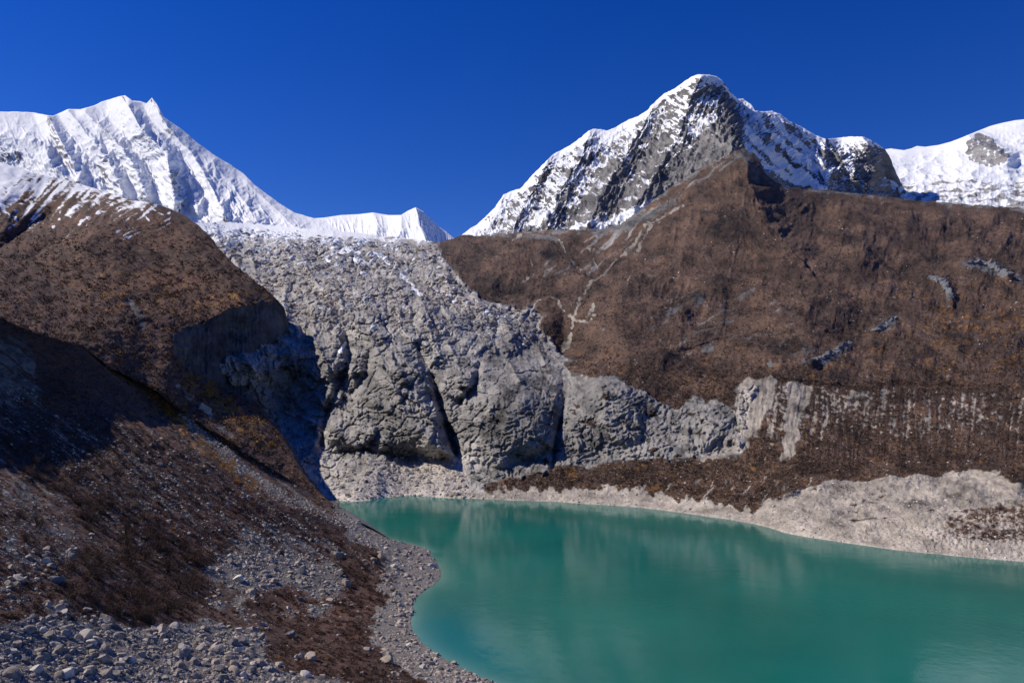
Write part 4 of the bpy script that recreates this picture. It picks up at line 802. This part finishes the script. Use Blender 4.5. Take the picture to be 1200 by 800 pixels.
# --- rubble that nobody could count
def rubble():
    L = NEAR; px, py = L.px, L.py
    base = (1-L.mask_veg)**1.2*sstep(560, 640, py-.1*px+20)*np.clip(.75+1.1*fbm(px/16, py/9, 4, 140), .03, 2)
    p, n, x, y = sample(L, base+.02*(py > 520), 56000, minpx=-130)
    s = np.minimum(.46*RNG.pareto(1.8, len(p))+.52, 4.4)*np.where(RNG.random(len(p)) < .5, .7, 1.)*np.interp(y, [520, 650, 800], [.8, 1., 1.25])*p[:, 1]/F*1.02
    sh = np.clip(RNG.normal(.5, .28, len(p)), 0, 1.1); mi = np.where(RNG.random(len(p)) < .12, 1, np.where(RNG.random(len(p)) < .06, 2, 0))
    bulk('rubble', SMALL, p, s, [M['boulder'], M['tan_boulder'], M['dark_boulder']], 'loose grey stones covering the near slope and its shore', midx=mi, shade=sh)
    tal = sstep(10, 3, seg_dist(px, py, [(214, 492), (250, 525), (300, 565), (350, 590), (410, 614)])[0])
    st = (1-L.mask_veg)*sstep(420, 480, py)*sstep(700, 600, py)
    p, n, x, y = sample(L, tal*1.2+st*.2+.5*sstep(-.05, -.3, L.st)*sstep(470, 520, py)*sstep(690, 640, py)*(px > 60), 15000)
    s = np.minimum(.45*RNG.pareto(2.2, len(p))+.5, 3.)*p[:, 1]/F
    bulk('talus', SMALL, p, s, [M['boulder']], 'strips of small grey stones running down the steep slope', shade=np.clip(RNG.normal(.55, .25, len(p)), 0, 1))
    L = VAL; px, py = L.px, L.py
    beach = L.pale*(L.shd < 75)*(px > 560)+.5*sstep(-4, 4, poly_sd(px, py, [(405, 586), (412, 560), (440, 538), (530, 540), (560, 582)]))
    p, n, x, y = sample(L, beach+.10*(L.mask_veg > .5)*(py > 520), 9000)
    s = np.minimum(.38*RNG.pareto(2.4, len(p))+.38, 2.3)*p[:, 1]/F*np.where((x < 560), 1.5, 1.)
    bulk('beach_stones', SMALL, p, s, [M['boulder'], M['pale_boulder']], 'small stones scattered over the far gravel beach', midx=(RNG.random(len(p)) < .35).astype(int), shade=np.clip(RNG.normal(.5, .3, len(p)), 0, 1))
    hs_ = (L.mask_veg > .6)*(py < 545)*np.clip(.2+fbm(px/30, py/20, 3, 141), .02, 1)
    p, n, x, y = sample(L, hs_, 5000)
    s = np.minimum(.22*RNG.pareto(2.3, len(p))+.3, 1.5)*p[:, 1]/F
    bulk('hillside_stones', SMALL, p, s, [M['boulder'], M['pale_boulder']], 'pale stones scattered over the brown hillside', midx=(RNG.random(len(p)) < .4).astype(int))
    hillb = [(240, 262), (505, 286), (528, 315), (548, 338), (570, 352), (600, 361), (634, 372), (632, 388), (655, 402), (640, 415), (600, 410), (560, 405), (500, 395), (440, 388), (380, 385), (330, 372), (300, 330), (250, 285)]
    w = sstep(-4, 10, poly_sd(px, py, hillb))*np.clip(.5+1.2*fbm(px/20, py/10, 4, 186), .05, 2)*np.interp(py, [262, 300, 400], [1.5, 1., .5])
    p, n, x, y = sample(L, w, 12000)
    s = np.minimum(.7*RNG.pareto(1.8, len(p))+.75, 7.)*p[:, 1]/F*np.interp(y, [262, 300, 400], [.62, .85, .85])
    ice = RNG.random(len(p)) < np.interp(y, [262, 280, 300, 330], [.95, .7, .35, .10]); dk = RNG.random(len(p)) < .06
    bulk('icefall_blocks', SMALL, p, s, [M['boulder'], M['ice'], M['dark_boulder']], 'tumbled blocks of ice and rock covering the upper icefall', tilt=.8, midx=np.where(ice, 1, np.where(dk, 2, 0)), shade=np.clip(RNG.normal(.5, .3, len(p)), 0, 1))
    L2 = L; w = sstep(-4, 4, poly_sd(px, py, [(378, 590), (405, 545), (440, 536), (530, 540), (560, 582)]))+.35*sstep(-4, 10, poly_sd(px, py, [(300, 470), (330, 440), (372, 520), (395, 560), (350, 540)]))
    p, n, x, y = sample(L2, w, 1500)
    s = np.minimum(.8*RNG.pareto(2.1, len(p))+.7, 4.5)*p[:, 1]/F
    bulk('debris', SMALL, p, s, [M['boulder'], M['dark_boulder']], 'fallen rock debris under the grey bluffs at the lake head', tilt=.8, midx=(RNG.random(len(p)) < .12).astype(int), shade=np.clip(RNG.normal(.55, .28, len(p)), 0, 1))
rubble()
def scrub():
    L = VAL; px, py = L.px, L.py
    w = sstep(.45, .75, L.mask_veg)*np.clip(.55+1.1*fbm(px/16, py/9, 4, 142)+.9*sstep(420, 450, py), .04, 2)*np.where(py < 300, .6, 1.)
    p, n, x, y = sample(L, w, 42000)
    s = RNG.uniform(.55, 1.5, len(p))**1.3*np.interp(y, [240, 330, 440, 530, 600], [.75, .9, 1.2, 1.15, 1.2])*p[:, 1]/F
    g = np.interp(0, [0, 1], [0, 0])+((poly_sd(x, y, [(1050, 325), (1200, 340), (1230, 430), (1100, 440), (1060, 400)]) > 0)*(RNG.random(len(p)) < .22)).astype(int)
    bulk('scrub', CL_FAR, p, s, [M['far_scrub'], M['gold_leaf']], 'low brown scrub covering the right hillside', tilt=.25, sink=.1, midx=g, shade=np.clip(RNG.normal(.42, .24, len(p))+.12*(y > 525)+.75*_fbm(x/46, y/22, 5, 162)+.6*(_fbm(*rot(x, y, 24, 150, 17), 4, 210)*(x > 920)+_fbm(*rot(x, y, -36, 130, 15), 4, 211)*(x < 840)*(y < 430))-.3*sstep(.1, .35, _fbm(x/22, y/9, 4, 163)), 0, 1))
    L = HILL; px, py = L.px, L.py
    w = sstep(.45, .75, L.mask_veg)*np.clip(.6+1.1*fbm(px/16, py/9, 4, 143), .05, 2)*sstep(240, 290, py)
    p, n, x, y = sample(L, w, 20000)
    s = RNG.uniform(.55, 1.75, len(p))**1.4*np.interp(y, [240, 330, 440, 600], [.8, 1.3, 1.6, 1.6])*p[:, 1]/F
    k = np.argmin(np.abs(x)) ; gold_p = np.clip(.05+.35*_fbm(x/26, y/16, 3, 144), 0, .5)*np.interp(y, [290, 340], [0, 1.])
    bulk('scrub', CL_FAR, p, s, [M['scrub'], M['gold_leaf']], 'dark brown scrub with golden flecks covering the left hill', tilt=.25, sink=.1, midx=(RNG.random(len(p)) < gold_p).astype(int), shade=np.clip(RNG.normal(.40, .24, len(p))+.8*_fbm(x/40, y/16, 5, 192), 0, 1))
    L = NEAR; px, py = L.px, L.py
    w = sstep(.5, .8, L.mask_veg)*np.clip(.6+.9*fbm(px/12, py/8, 4, 145), .03, 2)
    p, n, x, y = sample(L, w, 9000)
    s = RNG.uniform(.7, 2.2, len(p))**1.2*np.interp(y, [450, 620, 800], [.9, 1.3, 1.8])*p[:, 1]/F
    gp = np.where(seg_dist(x, y, [(185, 470), (230, 520), (300, 575)])[0] < 9, .55, .015)
    bulk('scrub', CL_NEAR, p, s, [M['scrub'], M['gold_leaf']], 'tufts of low reddish brown scrub on the near slope', tilt=.25, sink=.15, midx=(RNG.random(len(p)) < gp).astype(int), shade=np.clip(RNG.normal(.4, .28, len(p)), 0, 1))
def rim_scrub():
    L = NEAR
    w = sstep(9, 2, L.sdpx)*(L.py < 560)*(L.px > -20)
    p, n, x, y = sample(L, w, 700); s = RNG.uniform(.8, 2.4, len(p))*p[:, 1]/F
    bulk('scrub', CL_FAR, p, s, [M['scrub'], M['gold_leaf']], 'scrub along the lip of the dark scarp', tilt=.25, sink=.1, midx=(RNG.random(len(p)) < .06).astype(int), shade=np.clip(RNG.normal(.4, .25, len(p)), 0, 1))
rim_scrub()
scrub()
# --- boulders one could point to
def variant(kind, i):
    key = (kind, i)
    if key not in VARS:
        V, Fc = BIG[i]; me_o = new_mesh('boulder', V, Fc, M[kind], False, {'shade': np.full(len(V), float(rg.uniform(.3, .75)))})
        VARS[key] = me_o.data; bpy.data.objects.remove(me_o)
    return VARS[key]
VARS = {}
def boulder(p, r, kind, label, group=None, squash=1., tilt=.35, name='boulder'):
    o = bpy.data.objects.new(name, variant(kind, random.randrange(len(BIG)))); COL.objects.link(o)
    o.location = (p[0], p[1], p[2]+r*.12); o.scale = (r, r, r*squash); o.rotation_euler = (random.gauss(0, tilt), random.gauss(0, tilt), random.uniform(0, 6.28))
    return tag(o, label, 'boulder', group)
def boulders():
    named = [(347, 770, 5.5, 'pale_boulder', 'bright white boulder on the brown turf near the bottom edge'), (364, 772, 8.5, 'tan_boulder', 'tan blocky boulder just right of the bright white one'),
             (453, 776, 9.5, 'boulder', 'rounded grey boulder alone at the turf edge by the lower shore'), (235, 760, 9., 'tan_boulder', 'upright tan block standing in the turf below the thicket'),
             (100, 746, 10., 'pale_boulder', 'pale flat boulder in the middle of the rubble field'), (187, 741, 10., 'tan_boulder', 'large beige boulder at the foot of the thicket'),
             (64, 681, 9., 'dark_boulder', 'dark grey boulder at the left end of the thicket'), (125, 728, 10., 'boulder', 'large grey boulder tucked under the lower edge of the thicket'),
             (189, 543, 3.4, 'pale_boulder', 'lone white stone high on the streaked slope'), (292, 582, 3.2, 'pale_boulder', 'white stone on the reddish slope below the talus strip'),
             (279, 680, 8., 'pale_boulder', 'pale angular boulder on the rubble right of the thicket'), (310, 673, 7., 'boulder', 'grey block at the top of the stony patch beside the turf'),
             (205, 735, 7.5, 'pale_boulder', 'cream boulder right beside the large beige one'), (20, 680, 9., 'boulder', 'broad grey boulder near the left edge beside the shrubs'),
             (340, 745, 7., 'dark_boulder', 'dark boulder in a hollow of the lower turf')]
    for x, y, r, k, lb in named:
        p, n = at_pixel(NEAR, x, y); boulder(p, r*p[1]/F, k, lb, squash=.9)
    p, n = at_pixel(HILL, 238, 482); boulder(p, 9*p[1]/F, 'tan_boulder', 'pointed pale slab in the stone chute among golden shrubs', squash=1.5, name='slab')
    L = NEAR; px, py = L.px, L.py; free = (1-L.mask_veg)
    for w, n_, lo, hi, lb, gr in ((free*(py > 715)*(px < 310), 125, 4.2, 9.5, 'grey angular boulder in the rubble field along the lower left edge', 'boulders in the lower left rubble field'),
                                  (free*(py > 640)*(py < 715)*(px < 110), 40, 3.5, 6.5, 'grey boulder on the stony strip left of the thicket', 'boulders left of the thicket'),
                                  ((free+.05)*(py > 650)*(px > 235)*(L.shore < .5), 70, 3.2, 7., 'grey boulder in the stony patches between turf above the shore', 'boulders between turf and shore'),
                                  (L.shore*(py > 640), 48, 2.8, 5.8, 'grey boulder on the stony near shore of the lake', 'boulders along the near shore')):
        p, n, x, y = sample(L, w, n_, minpx=3, maxpy=795)
        for i in range(n_):
            k = random.choices(['boulder', 'pale_boulder', 'tan_boulder', 'dark_boulder'], [.68, .10, .16, .06])[0]
            if k != 'boulder': kl = {'pale_boulder': 'pale', 'tan_boulder': 'tan', 'dark_boulder': 'dark'}[k]
            else: kl = 'grey'
            boulder(p[i], random.uniform(lo, hi)**1.*p[i][1]/F*random.choice((.75, 1, 1)), k, lb.replace('grey', kl), gr.replace('boulders', kl+' boulders'), squash=random.uniform(.7, 1.))
boulders()
# --- shrubs
def shrub_mesh(rng, mat, nb=34, nt=620):
    """returns twig cloud and branch meshes of one bush about one unit tall"""
    tips = []; BV, BF = [], []
    def tube(a, b, ra, rb):
        a = np.array(a); b = np.array(b); d = b-a; d /= np.linalg.norm(d)+1e-9; u = np.cross(d, [.3, .5, .8]); u /= np.linalg.norm(u); v = np.cross(d, u); k = len(BV)
        for c, r in ((a, ra), (b, rb)):
            for j in range(3): BV.append(c+r*(math.cos(j*2.094)*u+math.sin(j*2.094)*v))
        for j in range(3): BF.append([k+j, k+(j+1) % 3, k+3+(j+1) % 3, k+3+j])
    for _ in range(nb):
        a = rng.uniform(0, 6.28); t = rng.uniform(.1, 1.15); L_ = rng.uniform(.6, 1.05)
        mid = np.array([math.cos(a)*math.sin(t)*.5*L_, math.sin(a)*math.sin(t)*.5*L_, math.cos(t)*.45*L_]); tip = mid*2.05+rng.normal(0, .08, 3)+[0, 0, .08]
        tube([rng.normal(0, .05), rng.normal(0, .05), -.1], mid, .022, .014); tube(mid, tip, .014, .005)
        for q in (mid, (mid+tip)/2, tip): tips.append(q)
    V = []
    for _ in range(nt):
        c = tips[rng.integers(len(tips))]+rng.normal(0, .14, 3); c[2] = max(c[2], .02)
        a = c/np.linalg.norm(c)+rng.normal(0, .5, 3); a /= np.linalg.norm(a); b = rng.normal(size=3); b /= np.linalg.norm(b)
        l = rng.uniform(.06, .17); wd = rng.uniform(.012, .045)
        V += [c, c+a*l+b*wd*.3, c+b*wd+a*l*.5]
    V = np.array(V); zz = V[:, 2]
    sh = np.repeat(np.clip(rng.normal(.45, .28, nt), 0, 1), 3)
    fo = new_mesh('shrub', V, np.arange(len(V)).reshape(-1, 3), M[mat], False, {'shade': sh})
    br = new_mesh('branches', np.array(BV), np.array(BF), M['bark'], True, {'shade': np.full(len(BV), .5)})
    r = (fo.data, br.data); bpy.data.objects.remove(fo); bpy.data.objects.remove(br); return r
SHR = {k: [shrub_mesh(rg, k, nt=(620 if k == 'scrub' else 800)) for _ in range(5)] for k in ('scrub', 'gold_leaf')}
def shrub(p, r, kind, label, group, parts=True):
    fm, bm_ = random.choice(SHR[kind])
    o = bpy.data.objects.new('shrub', fm); COL.objects.link(o); o.location = (p[0], p[1], p[2]-.05*r); q = r*random.uniform(.85, 1.15)
    o.scale = (q, q, r*random.uniform(.75, 1.1)); o.rotation_euler = (random.gauss(0, .1), random.gauss(0, .1), random.uniform(0, 6.28)); tag(o, label, 'shrub', group)
    if parts:
        c = bpy.data.objects.new('branches', bm_); COL.objects.link(c); c.parent = o
def shrubs():
    L = NEAR; px, py = L.px, L.py
    for pg, n_, lo, hi, lb, gr in (([(75, 660), (120, 634), (170, 634), (232, 652), (236, 690), (222, 712), (165, 730), (122, 716), (80, 700)], 62, 11, 20, 'bare reddish brown bush in the thicket above the lower left rubble field', 'bushes of the thicket above the rubble'),
                                   ([(85, 580), (150, 596), (215, 632), (245, 655), (200, 655), (130, 636), (90, 615)], 48, 8, 15, 'bare brown bush in the upper band of scrub below the streaked slope', 'bushes of the upper scrub band'),
                                   ([(0, 515), (40, 525), (105, 562), (90, 590), (40, 570), (0, 550)], 22, 6, 11, 'bare dark bush on the slope at the left edge', 'bushes at the left edge of the slope'),
                                   ([(20, 600), (60, 605), (70, 640), (30, 650)], 10, 8, 13, 'dark bush among grey stones left of the scrub band', 'bushes among stones at the left'),
                                   ([(225, 645), (240, 640), (250, 690), (238, 712), (226, 690)], 8, 7, 12, 'brown bush at the right end of the thicket beside pale rubble', 'bushes at the right end of the thicket'),
                                   ([(395, 655), (440, 650), (470, 668), (462, 700), (430, 715), (408, 690)], 14, 4, 7, 'low brown bush on the turf patch above the stony cape', 'bushes above the stony cape')):
        p, n, x, y = sample(L, (poly_sd(px, py, pg) > 0)*1., n_)
        for i in range(n_): shrub(p[i], random.uniform(lo, hi)*p[i][1]/F, 'scrub', lb, gr)
    for pl, L, n_, wd, lb, gr in (([(186, 472), (205, 492), (235, 520), (270, 548), (300, 572)], NEAR, 64, 6, 'golden yellow shrub in the line above the grey talus strip', 'golden shrubs along the talus strip'),
                                  ([(222, 440), (232, 452), (245, 462), (258, 472)], HILL, 26, 8, 'bright golden shrub high in the gully right of the stone chute', 'golden shrubs beside the stone chute'),
                                  ([(262, 475), (285, 490), (305, 512), (318, 528)], HILL, 22, 10, 'dull golden shrub low on the slope under the dark cliff', 'golden shrubs under the dark cliff'),
                                  ([(135, 420), (142, 425)], HILL, 2, 3, 'golden shrub alone at the lip of the dark scarp', 'golden shrubs at the scarp lip')):
        p, n, x, y = sample(L, sstep(wd, wd*.5, seg_dist(L.px, L.py, pl)[0]), n_)
        for i in range(n_): shrub(p[i], random.uniform(3., 6.5)*p[i][1]/F, 'gold_leaf', lb, gr, False)
shrubs()
# --- dark outcrops on the right hillside
def outcrop(line, n, lo, hi, label):
    """one crag: many angular blocks keyed into each other"""
    VV, FF, off = [], [], 0; nodes = np.array([at_pixel(VAL, x, y)[0] for x, y in line]); t = np.linspace(0, len(line)-1, n)
    for k in t:
        r = random.uniform(lo, hi); p = np.array([np.interp(k, np.arange(len(line)), nodes[:, j]) for j in range(3)]); p = p+np.array([random.gauss(0, .6), 0, random.gauss(-.3, .7)])*p[1]/F; V, Fc = BIG[random.randrange(len(BIG))]; Rm = rots(1, .6)[0]
        A = (V*np.array([1.3, .9, random.uniform(.6, 1.1)])@Rm.T)*r*p[1]/F+p; VV.append(A); FF.append(Fc+off); off += len(V)
    o = new_mesh('rock_outcrop', np.concatenate(VV), np.concatenate(FF), M['dark_boulder'], False, {'shade': np.full(off, .6)})
    tag(o, label, 'rock outcrop')
outcrop([(1130, 315), (1150, 313), (1166, 317), (1180, 326)], 30, 4.2, 6., 'broad dark outcrop high at the right edge of the brown hillside')
outcrop([(1026, 388), (1036, 384), (1048, 374)], 24, 3.4, 4.8, 'dark jagged outcrop in the middle of the hillside beside gold scrub')
outcrop([(1092, 326), (1106, 332), (1114, 345)], 40, 3.4, 4.6, 'small steep dark outcrop just left of the broad one')
outcrop([(944, 428), (962, 420), (978, 413), (996, 402)], 30, 3.4, 4.8, 'long grey rock ledge slanting above the pale eroded bank')
# lake
def build_lake():
    xs = np.linspace(-170, 520, 240); ys = np.linspace(60, 600, 240)
    X, Y = np.meshgrid(xs, ys)
    near = [(x, y) for y, x in NEAR_R if 600 <= y <= 900]
    pl = [tuple(point(np.array(float(x)), np.array(float(y)), shore_d(np.array(float(x)), np.array(float(y))))[:2]) for x, y in near]
    pf = [tuple(point(np.array(float(x)), np.array(float(y)), shore_d(np.array(float(x)), np.array(float(y))))[:2]) for x, y in SHORE[1:]]
    dn = seg_dist(X, Y, pl)[0]; df = seg_dist(X, Y, pf)[0]
    sh = np.maximum(.75*np.exp(-dn/5.), .5*np.exp(-df/5.))
    o = new_mesh('lake_water', np.stack([X, Y, 0*X], -1).reshape(-1, 3), grid_faces(*X.shape)[:, ::-1], M['water'], True, {'shallow': sh.ravel()})
    tag(o, 'still milky turquoise glacial lake between the slopes', None, None, 'structure')
build_lake()
a = np.linspace(0, 2*math.pi, 65)[:-1]
V = np.concatenate([[[0, 0, -40]], np.stack([16000*np.cos(a), 16000*np.sin(a), 0*a-40], -1)])
o = new_mesh('ground', V, np.stack([np.zeros(64, int), np.arange(64)+1, (np.arange(64)+1) % 64+1], -1), M['ground'], True)
tag(o, 'brown valley floor beneath the mountains', None, None, 'structure')

# ------------------------------------------------------------------ light, sky, camera
SUN_AZ = R(-82)      # seen from above, from the view direction towards the left
SUN_EL = R(44.5)
sd = np.array([math.sin(SUN_AZ)*math.cos(SUN_EL), math.cos(SUN_AZ)*math.cos(SUN_EL), math.sin(SUN_EL)])
w = bpy.data.worlds.new('World'); SC.world = w; w.use_nodes = True
nt = w.node_tree; nt.nodes.clear()
out = nt.nodes.new('ShaderNodeOutputWorld'); bg = nt.nodes.new('ShaderNodeBackground'); sky = nt.nodes.new('ShaderNodeTexSky')
sky.sky_type = 'NISHITA'; sky.sun_disc = False; sky.sun_elevation = SUN_EL; sky.sun_rotation = SUN_AZ
sky.altitude = 1200; sky.air_density = 1.0; sky.dust_density = .0; sky.ozone_density = 6.
hs = nt.nodes.new('ShaderNodeHueSaturation'); hs.inputs['Saturation'].default_value = 1.30; hs.inputs['Hue'].default_value = .525
nt.links.new(sky.outputs[0], hs.inputs['Color']); nt.links.new(hs.outputs[0], bg.inputs[0]); nt.links.new(bg.outputs[0], out.inputs[0])
bg.inputs[1].default_value = .105
ld = bpy.data.lights.new('sun', 'SUN'); ld.energy = 5.; ld.angle = R(.5); ld.color = (1, .92, .80)
so = bpy.data.objects.new('sun', ld); COL.objects.link(so)
from mathutils import Vector
so.rotation_euler = Vector(-sd).to_track_quat('-Z', 'Y').to_euler()
cd = bpy.data.cameras.new('camera'); cd.sensor_width = 36; cd.lens = F*36/1200; cd.clip_start = .5; cd.clip_end = 60000
cam = bpy.data.objects.new('camera', cd); COL.objects.link(cam); cam.location = (0, 0, CAMZ); cam.rotation_euler = (math.pi/2+PITCH, 0, 0)
SC.camera = cam
vs_ = SC.view_settings; vs_.view_transform = 'Standard'; vs_.look = 'None'; vs_.exposure = 0; vs_.gamma = 1; vs_.use_curve_mapping = False
